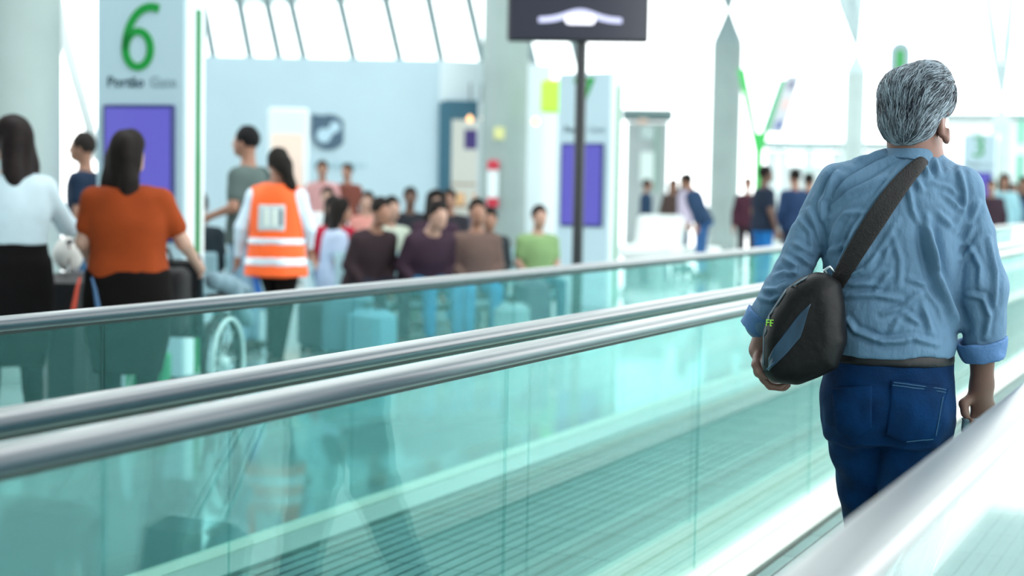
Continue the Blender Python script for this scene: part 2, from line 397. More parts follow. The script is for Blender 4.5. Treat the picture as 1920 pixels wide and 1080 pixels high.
for i, hgt in enumerate([1.2, 1, 1, .9, 1.4, 1, 1.3, 1, 1, .9, 1.2, 1, 1, 1.2]):
    x = -.62+i*.098; o = MB().prism([(x+.032*math.cos(t), hgt*.045*math.sin(t)) for t in np.linspace(0, 2*PI, 10)[:-1]], A_, Bz, C_, (0, 0, 0), .01).build('letter', m_let, le); fixn(o)

# ---- shop front right of the wall
a = slab('wall_shop', 822, 1030, 27, 27.8, 118, m_wall_lit, z0=ZY(860, 193, 27.2)); struct(a, 'pale wall above the shop opening')
struct(slab('wall_shop_right', 903, 1030, 27.3, 27.8, 193, m_wall_lit), 'pale wall right of the shop opening')
struct(slab('wall_shop_back', 800, 1040, 34, 34, 150, mat('warm shop wall', (205, 205, 196), rough=.7)), 'back wall inside the shop')
dfm = empty('door_1', G(862, 27.1), VANG(862)); struct(dfm, 'dark teal frame of the shop opening')
wd = (902-822)*27.1/FPX; zt = ZY(862, 193, 27.1)
MB().box((-wd/2+.11, 0, zt/2), (.11, .2, zt/2)).build('frame_post', m_teal, dfm)
MB().box((wd/2-.03, 0, zt/2), (.05, .2, zt/2)).build('frame_post', m_white, dfm)
MB().box((0, 0, zt-.13), (wd/2-.08, .18, .16)).build('frame_header', m_teal, dfm)
sh = tag(empty('display_shelf', G(868, 31), VANG(868)), 'wooden display shelf with goods inside the shop', 'shelf')
for x in (-.7, .7): MB().bbox((x, 0, .9), (.03, .2, .9), .01).build('side_panel', mat('shelf wood', (150, 120, 96)), sh)
for z in (.1, .55, 1.0, 1.45): MB().bbox((0, 0, z), (.68, .2, .02), .005).build('shelf_board', MATS['shelf wood'], sh)
for i, (x, z, c) in enumerate([(-.5, 1.152, (210, 170, 130)), (-.1, 1.152, (236, 190, 140)), (.35, 1.152, (220, 160, 110)), (-.3, .702, (120, 80, 90)), (.2, .702, (90, 90, 110)), (.5, .702, (150, 60, 60))]):
    tag(MB().bbox(G(868, 31)+rotm(rz=VANG(868))@np.array([x, -.02, z]), (.12, .12, .13), .03).build('goods_box', mat('goods %d' % i, c)), ['tan box on the upper shop shelf, left end', 'pale orange box on the upper shop shelf, middle', 'orange box on the upper shop shelf, right end', 'plum box on the lower shop shelf, left', 'slate box on the lower shop shelf, middle', 'red box on the lower shop shelf, right'][i], 'box', 'boxes on the shop shelf')
po = tag(slab('wall_poster', 869, 896, 30.6, 30.6, 243, mat('violet poster', (64, 46, 110), rough=.5), th=.03, z0=ZY(880, 280, 30.6)), 'small dark violet poster inside the shop opening', 'poster')
for px, py, c, lab in ((881, 221, (255, 190, 130), 'left glowing orange pendant lamp in the shop opening'), (903, 222, (255, 236, 210), 'right pale glowing pendant lamp in the shop opening'), (1003, 228, (255, 190, 120), 'small orange lamp right of the fire hose column')):
    p = W(px, py, 26.9 if px < 950 else 27.64); l = tag(empty('pendant_lamp', p), lab, 'lamp', 'warm pendant lamps')
    MB().lathe([(.01, -.07), (.05, -.05), (.07, 0), (.05, .05), (.02, .08)], n=20).build('bulb', mat('lamp %d' % c[2], c, emit=2.2), l, True)
    MB().tube([(0, 0, .07), (0, 0, .6)], .012, 6).build('cord', m_black, l)

# ---- fire hose box and small sign on the second column
fb = tag(empty('fire_hose_box', W(924, 345, 26.05), VANG(924)), 'narrow white fire box with red ends on the concrete column', 'fire box')
m_red = mat('fire red', (190, 36, 60), rough=.4)
MB().bbox((0, 0, 0), (.09, .06, .24), .02).build('body', m_white, fb)
for z in (.31, -.31): MB().bbox((0, 0, z), (.10, .07, .09), .03).build('red_end', m_red, fb)
sg = tag(MB().bbox((0, 0, 0), (.09, .012, .10), .006).build('safety_sign', mat('pale yellow sign', (216, 216, 150))), 'small pale yellow sign above the fire box', 'sign'); sg.location = W(936, 250, 26.05); sg.rotation_euler = (0, 0, VANG(936))

# ---- gate totems
m_tot = mat('totem front panel', (188, 212, 222), rough=.4); m_totw = mat('totem white side', (228, 240, 242), rough=.35)
def screen_mat(name, c, e):
    m = mat(name, c, rough=.2, emit=e); m.node_tree.nodes['Principled BSDF'].inputs['Base Color'].default_value = lin((30, 30, 60))+(1,); return m
def totem(px, d, label, number, twist=28.0, h=2.72, words=True):
    t = tag(empty('gate_totem', G(px, d), VANG(px)-D2R(twist)), label, 'sign', 'gate sign totems')
    MB().bbox((0, 0, h/2), (.36, .13, h/2), .02).build('body', m_totw, t)
    MB().box((-.01, -.135, h/2), (.335, .008, h/2-.01)).build('front_panel', m_tot, t)
    MB().box((.365, 0, h/2-.06), (.006, .034, h/2-.08)).build('green_strip', mat('deep green strip', (0, 120, 60), rough=.5), t)
    MB().bbox((-.01, -.155, 1.43), (.275, .02, .48), .01).build('screen_bezel', mat('navy bezel', (40, 52, 110), rough=.3), t)
    MB().box((-.01, -.178, 1.43), (.25, .006, .455)).build('screen', screen_mat('violet screen', (104, 100, 206), .75), t)
    if number == '6':
        th_ = np.linspace(0, 2*PI, 40)
        ring = MB(); n = 40; ou = [(.125*math.cos(a), .15*math.sin(a)) for a in th_[:-1]]; inn = [(.068*math.cos(a), .098*math.sin(a)) for a in th_[:-1]]; n = len(ou)
        v = [(x, -.144, 2.31+z) for x, z in ou]+[(x, -.144, 2.31+z) for x, z in inn]+[(x, -.152, 2.31+z) for x, z in ou]+[(x, -.152, 2.31+z) for x, z in inn]
        f = []
        for i in range(n):
            j = (i+1) % n; f += [(2*n+i, 2*n+j, 3*n+j, 3*n+i), (i, j, 2*n+j, 2*n+i), (n+j, n+i, 3*n+i, 3*n+j), (j, i, n+i, n+j)]
        ring.add(v, f)
        a_ = np.linspace(PI, PI*.40, 14); cx, cz = .0+.13, 2.31
        oc = [(-.125+.0, 2.31)]+[(.10+.225*math.cos(a), 2.31+.32*math.sin(a)) for a in a_]
        ic = [(.10+.168*math.cos(a), 2.31+.262*math.sin(a)) for a in a_[::-1]]
        ring.prism([(x, z) for x, z in oc[1:]]+ic, (1, 0, 0), (0, 0, 1), (0, -1, 0), (0, -.1445, 0), .0075)
        fixn(ring.build('number', m_green, t)).location = (-.025, 0, -.015)
    else: text_mesh('number', number, .62, m_green, t, (-.02, -.148, 2.42), (PI/2, 0, 0), .004)
    if words:
        text_mesh('lettering', 'Portão', .105, mat('dark lettering', (52, 78, 92)), t, (-.12, -.148, 2.065), (PI/2, 0, 0), .002, .001)
        text_mesh('lettering', 'Gate', .105, mat('grey lettering', (140, 162, 172)), t, (.17, -.148, 2.065), (PI/2, 0, 0), .002)
    return t
totem(283, 11.0, 'tall white gate totem with a big green 6 and violet screen', '6')
totem(1104, 18.0, 'white gate totem with a violet screen behind the thin dark pole', '7')
totem(1836, 33.0, 'pale distant gate totem with a green number right of the man', '3', twist=10)

# ---- information screen on a pole
PD = 15.5; ip = tag(empty('pole_screen', G(1085, PD), VANG(1078)), 'black information screen with a white winged logo on a dark pole', 'screen')
zb = ZY(1078, 82, PD); PK = PD/25
MB().lathe([(.2, 0), (.2, .03), (.08, .05), (.055, .08), (.055, zb+.2)], n=20).build('pole', m_black, ip, False)
MB().bbox((-.04, -.06, zb+.42), (.7, .05, .42), .02).build('screen_case', m_black, ip)
MB().box((-.04, -.113, zb+.42), (.672, .006, .392)).build('screen_glass', mat('dark screen', (44, 44, 56), rough=.15, emit=.12), ip)
X = np.linspace(-.41, .41, 41); yc = .08*np.exp(-(X/.2)**2); th = .022+.007*np.cos(X*3)
poly = [(x, y+t) for x, y, t in zip(X, yc, th)]+[(x, y-t) for x, y, t in zip(X[::-1], yc[::-1], th[::-1])]
fixn(MB().prism(poly, (1, 0, 0), (0, 0, 1), (0, -1, 0), (-.02, -.119, zb+.21), .004).build('wing_logo', mat('lilac logo', (176, 176, 208), emit=.8), ip))
rr = [(.105*np.sign(math.cos(t))+.043*math.cos(t), .043*math.sin(t)) for t in np.linspace(.01, 2*PI+.01, 33)[:-1]]
fixn(MB().prism(rr, (1, 0, 0), (0, 0, 1), (0, -1, 0), (-.02, -.124, zb+.215), .004).build('logo_plate', mat('white logo', (236, 232, 246), emit=1.0), ip))

# ---- white kiosk and poster pillar
k = tag(empty('poster_pillar', G(540, 22), VANG(540)), 'white poster pillar with a peach panel behind the hi-vis vest', 'pillar')
zt = ZY(540, 203, 22)
MB().bbox((0, 0, zt/2), (.285, .15, zt/2), .04).build('body', m_white, k)
MB().box((-.02, -.155, zt-.92), (.22, .01, .55)).build('peach_panel', mat('peach poster', (250, 224, 208), rough=.5), k)
k = tag(empty('lime_topped_pillar', G(1032, 25.6), VANG(1032)), 'white pillar with a glowing lime green top', 'pillar')
zt = ZY(1032, 150, 25.6)
MB().bbox((0, 0, (zt-.55)/2), (.15, .12, (zt-.55)/2), .02).build('shaft', m_white, k)
MB().bbox((0, 0, zt-.28), (.19, .15, .28), .06).build('lime_top', mat('lime lamp', (150, 235, 60), emit=.7), k)

# ---- round-topped green pylon behind the man's head
k = tag(empty('round_pylon', G(1679, 30), VANG(1679)), 'grey round-topped pylon with a green strip behind the man\'s head', 'sign')
zt = ZY(1679, 80, 30); r = .2
arc = [(-r, 0), (r, 0)]+[(r*math.cos(t), zt-r+r*math.sin(t)) for t in np.linspace(0, PI, 20)]
autosmooth(MB().prism(arc, (1, 0, 0), (0, 0, 1), (0, 1, 0), (0, 0, 0), .16).build('body', mat('grey pylon', (176, 196, 204)), k))
arc = [(-.07, zt-1.2), (.07, zt-1.2)]+[(.07*math.cos(t), zt-.22+.07*math.sin(t)) for t in np.linspace(0, PI, 14)]
fixn(MB().prism(arc, (1, 0, 0), (0, 0, 1), (0, -1, 0), (0, 0, 0), .02).build('green_strip', mat('leaf green', (70, 176, 90)), k))

# ---- green forked stand
d = 36.0; k = tag(empty('forked_sign_stand', G(1420, d), VANG(1420)), 'bright green forked stand with a tilted printed panel', 'sign stand')
m_g2 = mat('bright green lacquer', (60, 190, 90), rough=.4)
def loc(px, py): return np.array([(px-1420)*d/FPX, 0, ZY(px, py, d)])
b0 = loc(1420, 245)
fixn(MB().prism([(-.06, 0), (.06, 0), (.10, b0[2]-.5), (.22, b0[2]), (0, b0[2]-.06), (-.2, b0[2]), (-.08, b0[2]-.5)], (1, 0, 0), (0, 0, 1), (0, 1, 0), (0, -.05, 0), .1).build('stem', m_g2, k))
q = loc(1383, 130); fixn(MB().prism([(-.2, b0[2]), (-.04, b0[2]-.08), (q[0]+.10, q[2]), (q[0]-.08, q[2])], (1, 0, 0), (0, 0, 1), (0, 1, 0), (0, -.05, 0), .1).build('branch', m_g2, k))
q = loc(1468, 150); fixn(MB().prism([(.04, b0[2]-.08), (.26, b0[2]), (q[0]+.2, q[2]), (q[0]-.16, q[2])], (1, 0, 0), (0, 0, 1), (0, 1, 0), (0, -.05, 0), .1).build('branch', mat('pale green lacquer', (90, 180, 130)), k))
p0 = loc(1448, 250); p1 = loc(1478, 143)
def para(t0, t1, s0, s1):
    a = p0+(p1-p0)*t0; b = p0+(p1-p0)*t1; return [(a[0]+s0, a[2]), (a[0]+s1, a[2]), (b[0]+s1, b[2]), (b[0]+s0, b[2])]
fixn(MB().prism(para(0, 1, -.12, .2), (1, 0, 0), (0, 0, 1), (0, -1, 0), (0, -.06, 0), .03).build('printed_panel', mat('grey panel', (206, 210, 216)), k))
for i, (t0, t1, c) in enumerate(((.05, .22, (120, 134, 176)), (.4, .6, (226, 200, 196)), (.75, .92, (140, 140, 160)))):
    fixn(MB().prism(para(t0, t1, -.04, .14), (1, 0, 0), (0, 0, 1), (0, -1, 0), (0, -.09, 0), .006).build('print_patch', mat('print %d' % i, c), k))

# ---- far glazing, rafters and low pale buildings
gl = empty('window_1', G(640, 52)); struct(gl, 'sloping glazed roof with pale rafters'); g0 = G(640, 52)
m_raft = mat('pale rafter paint', (132, 152, 156), rough=.5)
rf = [(400, 380), (469, 447), (524, 495), (571, 538), (664, 630), (750, 716), (827, 800), (905, 872), (1000, 962), (1085, 1046)]
ends = []
for xb, xt in rf:
    a = W(xb+8, 150, 52)-g0; b = W(xt-30, -160, 46)-g0; ends.append((a, b))
    MB().tube([a, b], .15, 6).build('rafter', m_raft, gl)
for (a, b), (c, e) in zip(ends[:-1], ends[1:]):
    n = np.cross(c-a, b-a); n /= np.linalg.norm(n)
    fixn(MB().add([a, c, e, b, a+n*.03, c+n*.03, e+n*.03, b+n*.03], [(0, 1, 2, 3), (7, 6, 5, 4), (0, 4, 5, 1), (1, 5, 6, 2), (2, 6, 7, 3), (3, 7, 4, 0)]).build('pane', g_pane, gl))
ls = tag(MB().tube([W(96, -60, 21), W(118, 60, 21), W(185, 300, 21)], [.085, .09, .075], 10).build('roof_strut', m_steel, None, True), 'slanting white roof strut beside the left concrete column', 'strut')
def lowbuild(px0, px1, d, ytop, label, posts, name='low_building', cornice=True):
    c = tag(empty(name, G((px0+px1)/2, d), VANG((px0+px1)/2)), label, 'building', 'pale low buildings in the distance')
    w = (px1-px0)*d/FPX; zt = ZY((px0+px1)/2, ytop, d)
    MB().box((0, 1, zt/2-.2), (w/2, .9, zt/2-.2)).build('wall', mat('far grey-white wall', (176, 186, 186), rough=.6), c)
    MB().bbox((0, .95, zt-.15), (w/2+.15, 1.1, .15), .05).build('cornice', mat('far grey cornice', (120, 142, 142), rough=.6), c)
    for i, (px, pw, y0, y1, cc) in enumerate(posts):
        x = (px-(px0+px1)/2)*d/FPX; a = ZY(px, y1, d); b = ZY(px, y0, d)
        MB().box((x, .06, (a+b)/2), (pw*d/FPX/2, .08, abs(b-a)/2)).build('window', mat('far tone %d %d %d' % cc, cc, rough=.3), c)
    return c
lowbuild(1436, 1668, 66, 266, 'low pale pavilion with bright windows left of the man', [(1492, 34, 275, 312, (246, 250, 250)), (1540, 34, 275, 312, (246, 250, 250)), (1515, 8, 270, 380, (176, 206, 200)), (1580, 12, 270, 380, (190, 210, 206)), (1460, 10, 275, 380, (200, 214, 214))])
lowbuild(1772, 1990, 92, 213, 'long pale building with a green glass strip behind the right shoulder', [(1909, 9, 214, 270, (70, 160, 130)), (1909, 9, 290, 350, (60, 150, 124)), (1800, 30, 240, 330, (240, 246, 246)), (1850, 20, 240, 340, (232, 236, 230))])
lowbuild(1172, 1250, 48, 205, 'pale booth with greenish glass frames right of the second totem', [(1212, 26, 236, 262, (190, 208, 206)), (1212, 26, 285, 340, (226, 240, 236)), (1230, 4, 236, 360, (150, 190, 172)), (1202, 18, 196+12, 232, (250, 214, 196))])

# ================================================================== THE MAN IN THE BLUE SHIRT
MD = 3.92; MB0 = G(1690, MD); MA = VANG(1690); RM = rotm(rz=MA)
def Mp(px, py, dy=0.0):                # local point of the man seen at a pixel, dy metres beyond his middle
    o = RM.T@(CPOS-MB0); v = RM.T@(CF+CR*(px-960)/FPX-CU*(py-540)/FPX)
    return o+v*((dy-o[1])/v[1])
def band(rows, b_dy=True):             # (py, xl, xr, half depth, dy) -> loft stations
    st = []
    for py, xl, xr, b, dy in rows:
        l, r = Mp(xl, py, dy), Mp(xr, py, dy); st.append(((l[2]+r[2])/2, (l[0]+r[0])/2, dy, (r[0]-l[0])/2, b))
    return st
man = tag(empty('person', MB0, MA), 'grey-haired man in a blue shirt and jeans with a black shoulder bag, seen from behind', 'person')
m_skin = mat('skin tanned', (128, 92, 80), rough=.5, noise=.06, nscale=20)
m_shirt = mat('blue cotton shirt', (94, 127, 154), spec=.3, rough=.75, noise=.05, nscale=14, bump=.4, bscale=70, stretch=(1, 1, .45))
m_jean = mat('blue denim', (2, 42, 82), spec=.15, rough=.8, noise=.5, nscale=9, bump=.2, bscale=160)
hc = Mp(1714, 203, .02); HA = D2R(-25); RH = rotm(rz=HA)
def H(x, y, z): return hc+RH@np.array([x, y, z])
# ---- body: one continuous surface
sk = [ell(H(0, -.01, .02), (.073, .094, .092), RH, .03), ell(H(0, .035, -.03), (.063, .068, .085), RH, .03), ell(H(0, .055, -.078), (.047, .05, .036), RH, .03),
      cone(H(0, .1, .0), H(0, .12, -.034), .009, .014, .012), cone(H(-.022, .088, .018), H(.022, .088, .018), .012, .012, .015), cone(H(-.018, .096, -.066), H(.018, .096, -.066), .008, .008, .008),
      cone(H(0, -.025, -.06), Mp(1716, 305, .02), .056, .062, .03), cone(H(.0, .0, -.09), Mp(1725, 300, .03), .05, .055, .03)]
ear = [(-.004, .034), (.012, .036), (.022, .024), (.02, .004), (.008, -.016), (-.002, -.033), (-.012, -.03), (-.012, -.008)]
for i, sx in ((0, 1), (1, -1)):
    E_ = [H(sx*((.079 if sx > 0 else .052)+.010*(y < .005)), -y*.7-.002, z-.048) for y, z in ear]
    for a, b in zip(E_[:-1], E_[1:]): sk.append(cone(a, b, .0062, .0062, .004))
    sk.append(ell(H(.075 if sx > 0 else -.05, -.002, -.046), (.008, .016, .03), RH, .006)); sk.append(ell(E_[5], (.008, .009, .011), None, .006))
tor = band([(310, 1660, 1765, .06, .02), (345, 1600, 1785, .08, .02), (400, 1575, 1785, .10, .01), (500, 1560, 1790, .115, .01), (600, 1565, 1785, .12, .02), (700, 1555, 1780, .12, .02), (800, 1560, 1775, .11, .03)])
sk.append(loft(tor, k=.03))
# right arm and gripping hand
RSh, RE, RW = Mp(1806, 356, .0), Mp(1843, 555, -.03), Mp(1841, 722, .03)
sk += [cone(Mp(1740, 345, .02), RSh, .04, .042, .03), cone(RSh, RE, .042, .038, .03), cone(RE, RW, .042, .027, .02), cone(RW, Mp(1838, 742, .03), .027, .03, .02)]
sk += [ell(Mp(1842, 762, .028), (.029, .019, .036), None, .012)]
for i, px in enumerate((1826, 1838, 1849, 1858)):
    L = (0, 4, 2, -4)[i]
    pts = [Mp(px+2, 760, .03), Mp(px, 782, .028), Mp(px-1, 801+L, .012), Mp(px-3, 802+L, -.018), Mp(px-3, 790+L, -.026)]
    for a, b, r in zip(pts[:-1], pts[1:], (.0105, .0105, .0095, .0085)): sk.append(cone(a, b, r, r*.95, .005))
th = [Mp(1826, 742, .022), Mp(1807, 757, .005), Mp(1809, 773, -.01), Mp(1813, 783, -.016)]
for a, b, r in zip(th[:-1], th[1:], (.014, .0115, .0095)): sk.append(cone(a, b, r, r*.9, .008))
# left arm, forearm down to the bag, hand cupped under it
LSh, LE, LW = Mp(1565, 358, .0), Mp(1464, 560, -.05), Mp(1423, 656, -.06)
sk += [cone(Mp(1660, 345, .02), LSh, .04, .042, .03), cone(LSh, Mp(1514, 442, -.01), .04, .038, .03), cone(Mp(1514, 442, -.01), LE, .038, .036, .03), cone(LE, LW, .036, .027, .02), ell(Mp(1424, 682, -.075), (.016, .036, .036), rotm(ry=.15), .015)]
for i, dy in enumerate((-.125, -.098, -.072, -.048)):
    e = (-4, 2, 4, -2)[i]
    pts = [Mp(1424, 694, dy), Mp(1432, 711, dy), Mp(1448+e, 724, dy), Mp(1466+e, 727, dy), Mp(1474+e, 722, dy)]
    for a, b, r in zip(pts[:-1], pts[1:], (.0105, .0105, .0095, .0085)): sk.append(cone(a, b, r, r*.95, .005))
th = [Mp(1421, 668, -.10), Mp(1418, 684, -.135), Mp(1426, 700, -.15), Mp(1438, 706, -.155)]
for a, b, r in zip(th[:-1], th[1:], (.013, .0115, .0095)): sk.append(cone(a, b, r, r*.9, .008))
# legs
RHp, RK, RA = Mp(1718, 780, .03), Mp(1704, 1010, .0), np.array([-.02, -.16, .10])
LHp, LK, LA = Mp(1610, 780, .03), Mp(1640, 1010, .17), np.array([-.11, .30, .09])
for hp, kn, an in ((RHp, RK, RA), (LHp, LK, LA)):
    sk += [cone(hp, kn, .075, .05, .03), cone(kn, an, .05, .035, .02), cone(an, an+np.array([0, .12, -.05]), .035, .03, .02)]
blob('body', sk, .0055, m_skin, man, smooth=1)
for sx in (-1, 1):
    MB().lathe([(.001, -.011), (.008, -.008), (.011, 0), (.008, .008), (.001, .011)], H(sx*.03, .083, .0), 12).build('eye', mat('dark eye', (40, 34, 34), rough=.2), man, True)

# ---- shirt with creases
rows = [(300, 1672, 1750, .07, .02), (318, 1620, 1785, .095, .015), (345, 1560, 1816, .118, .01), (400, 1540, 1815, .135, .005), (480, 1541, 1810, .142, .0), (560, 1546, 1801, .146, .0), (620, 1549, 1796, .15, .0), (650, 1552, 1793, .152, .0), (664, 1556, 1788, .150, .0)]
shp = [loft(band(rows), k=.02)]
shp += [cone(Mp(1692, 312, .02), Mp(1580, 346, .0), .055, .058, .04), cone(Mp(1734, 324, .02), Mp(1798, 354, .0), .05, .058, .04)]
shp += [cone(Mp(1568, 356, .0), Mp(1518, 438, -.01), .058, .049, .02), cone(Mp(1518, 438, -.01), LE, .049, .050, .006), cone(LE, Mp(1430, 606, -.055), .052, .046, .03)]
shp += [cone(Mp(1798, 360, .0), Mp(1829, 440, -.01), .057, .048, .02), cone(Mp(1829, 440, -.01), Mp(1842, 540, -.03), .048, .059, .006), cone(Mp(1842, 540, -.03), Mp(1845, 630, -.005), .061, .052, .02)]
zc = Mp(1690, 668)[2]
CR_ = []
def cr(sc, x0, y0, pts, amp=.006, sg=.0065):
    P = np.array([Mp(x0+x/sc, y0+y/sc, -.13)[[0, 2]] for x, y in pts]); CR_.append((P, amp, sg))
a2 = (4.32, 1480, 250); a3 = (4.153, 1520, 440)
for pts, amp in [([(410, 250), (330, 400), (250, 560), (245, 700)], .006), ([(430, 330), (360, 330), (300, 470)], .005), ([(300, 520), (480, 380), (700, 250), (900, 150)], .007), ([(330, 600), (480, 480), (650, 400), (780, 340)], .006),
                 ([(140, 620), (200, 760), (240, 900)], .007), ([(900, 260), (780, 420), (640, 600)], .005), ([(600, 650), (520, 800), (400, 1070)], .010), ([(450, 890), (330, 960), (280, 1040)], .006), ([(620, 630), (450, 650), (330, 800)], .006),
                 ([(400, 750), (340, 850), (320, 950)], .006), ([(520, 200), (640, 190), (760, 130)], .005), ([(1180, 200), (1220, 330)], .006), ([(1090, 250), (1140, 340)], .006), ([(1380, 280), (1430, 480), (1430, 740)], .007), ([(1030, 370), (1080, 460)], .006),
                 ([(960, 400), (1000, 620), (1060, 740)], .006), ([(1200, 640), (1330, 760)], .005), ([(1250, 480), (1400, 620), (1370, 800)], .006), ([(1180, 400), (1300, 440), (1380, 500)], .004), ([(1500, 760), (1420, 900)], .006), ([(1550, 560), (1470, 720)], .006),
                 ([(880, 700), (760, 900), (640, 1060)], .004), ([(60, 700), (160, 800), (180, 980)], .005), ([(30, 900), (150, 960)], .005)]: cr(*a2, pts, amp)
cr(*a2, [(1115, 690), (1135, 900), (1180, 1070)], .014, .011); cr(*a3, [(915, 0), (980, 300), (1080, 570), (1170, 740)], .014, .011)
for pts, amp in [([(280, 390), (500, 380)], .006), ([(510, 420), (620, 300)], .007), ([(560, 610), (700, 570), (850, 460)], .007), ([(720, 610), (860, 690)], .006), ([(910, 430), (1000, 560), (1050, 700)], .006), ([(270, 480), (500, 465), (700, 500)], .007), ([(760, 340), (920, 390)], .005),
                 ([(270, 330), (430, 270), (520, 170)], .007), ([(280, 660), (350, 750), (560, 830), (760, 830)], .010), ([(880, 560), (940, 760)], .007), ([(700, 640), (620, 760)], .005), ([(1250, 100), (1330, 260), (1320, 420)], .006), ([(1400, 40), (1450, 300), (1440, 560)], .007), ([(1230, 480), (1350, 500), (1400, 640), (1370, 820)], .008), ([(560, 820), (800, 800), (1000, 860)], .006), ([(620, 90), (560, 200)], .005), ([(1180, 200), (1260, 120)], .006), ([(640, 0), (700, 200), (690, 400)], .004)]: cr(*a3, pts, amp)
a4 = (4.0, 1390, 470)
for pts, amp in [([(300, 60), (400, 120), (380, 200)], .007), ([(230, 200), (320, 170), (420, 180)], .007), ([(160, 300), (260, 300), (330, 250)], .007), ([(130, 360), (220, 380), (290, 330)], .007), ([(420, 40), (520, 120)], .006)]: cr(*a4, pts, amp)
def crease(V):
    out = np.zeros(len(V)); P2 = V[:, [0, 2]]; back = V[:, 1] < .04
    for P, amp, sg in CR_:
        dmin = np.full(len(V), 9.0); tt = np.zeros(len(V))
        seg = np.linalg.norm(np.diff(P, axis=0), axis=1); tot = seg.sum(); acc = 0
        for a, b, s_ in zip(P[:-1], P[1:], seg):
            t = np.clip(((P2-a)@(b-a))/max(s_*s_, 1e-9), 0, 1); d = np.linalg.norm(P2-a-t[:, None]*(b-a), axis=1)
            u = d < dmin; dmin[u] = d[u]; tt[u] = (acc+t[u]*s_)/tot; acc += s_
        env = np.sin(PI*np.clip(tt, .04, .96))**.5
        out += amp*1.6*env*(np.exp(-(dmin/sg)**2)-.55*np.exp(-((dmin-1.9*sg)/sg)**2))
    out *= back
    q = V.copy(); q[:, 2] *= .6; q[:, 0] += .4*V[:, 2]
    return out+.0028*vnoise(q, 13, 3)+.0012*vnoise(q, 27, 5)
SF = field(shp, .0046, cut=lambda X, Y, Z: zc+.012*np.sin(X*22)-Z)
V, F = nets(*SF); V = lap(V, F, 2); V = V+vnormals(V, F)*crease(V)[:, None]; V = lap(V, F, 1, .3)
shirt = obj('shirt', qmesh('shirt', V, F), m_shirt, man)
def surf(D, lo, h, x, z, front=False):  # y of the outer skin of a field at (x, z)
    i = int(np.clip(round((x-lo[0])/h), 0, D.shape[0]-1)); k = int(np.clip(round((z-lo[2])/h), 0, D.shape[2]-1)); c = np.where(D[i, :, k] < 0)[0]
    if not len(c): return None
    return lo[1]+h*(c[-1] if front else c[0])
# collar, cuffs
ct = Mp(1708, 262, .0); cb = Mp(1710, 296, .01); ax = ct-cb; L_ = np.linalg.norm(ax)
Rt = rotm(rx=D2R(-12), ry=D2R(8))
cs = loft([(-.035, 0, 0, .074, .076), (-.01, 0, 0, .067, .070), (.012, 0, 0, .063, .067), (.034, 0, 0, .061, .064)], Rt, Mp(1711, 286, .018), k=.003, p=2)
ci = loft([(.0, 0, 0, .056, .058), (.05, 0, 0, .0565, .0585)], Rt, Mp(1711, 286, .018), k=.001, p=2)
blob('collar', [cs], .004, m_shirt, shirt, sub=[ci], smooth=1)
def cuff(c, R, r0, r1, L, n=.0):
    blob('cuff', [loft([(-L, 0, 0, r0, r0), (0, 0, 0, (r0+r1)/2, (r0+r1)/2), (L, 0, 0, r1, r1)], R, c, k=.002, p=2)], .004, mat('deep blue cuff', (84, 124, 172), rough=.75, bump=.4, bscale=60), shirt,
         sub=[loft([(-L-.02, 0, 0, r0-.010, r0-.010), (L+.02, 0, 0, r1-.010, r1-.010)], R, c, k=.001, p=2)], smooth=1, disp=lambda V: .003*vnoise(V, 22, 9))
cuff(Mp(1842, 655, -.005), rotm(ry=D2R(-10), rx=D2R(8)), .052, .066, .026)
cuff(Mp(1421, 605, -.058), rotm(ry=D2R(34), rx=D2R(5)), .038, .046, .024)

# ---- jeans, pockets, stitching, belt
jr = [(640, 1560, 1784, .132, .0), (665, 1552, 1788, .136, .0), (700, 1544, 1790, .142, -.002), (740, 1541, 1790, .15, -.005), (790, 1541, 1786, .148, 0.0), (822, 1548, 1784, .13, .02)]
jp = [loft(band(jr), k=.02), cone(LHp, LK, .090, .070, .02), cone(RHp+np.array([0, -.01, 0]), RK, .096, .077, .006), cone(RK, RA+np.array([0, 0, .0]), .077, .058, .03), cone(LK, LA, .070, .056, .03),
      ell(Mp(1722, 778, -.035), (.075, .095, .085), None, .05), ell(Mp(1612, 772, -.03), (.072, .09, .085), None, .05)]
def jd(V): 
    q = V.copy(); q[:, 2] *= 1.6; return .005*vnoise(q, 8, 11)+.0035*vnoise(q, 15, 12)
JF = field(jp, .007); V, F = nets(*JF); V = lap(V, F, 2); V = V+vnormals(V, F)*jd(V)[:, None]
jeans = obj('jeans', qmesh('jeans', V, F), m_jean, man)
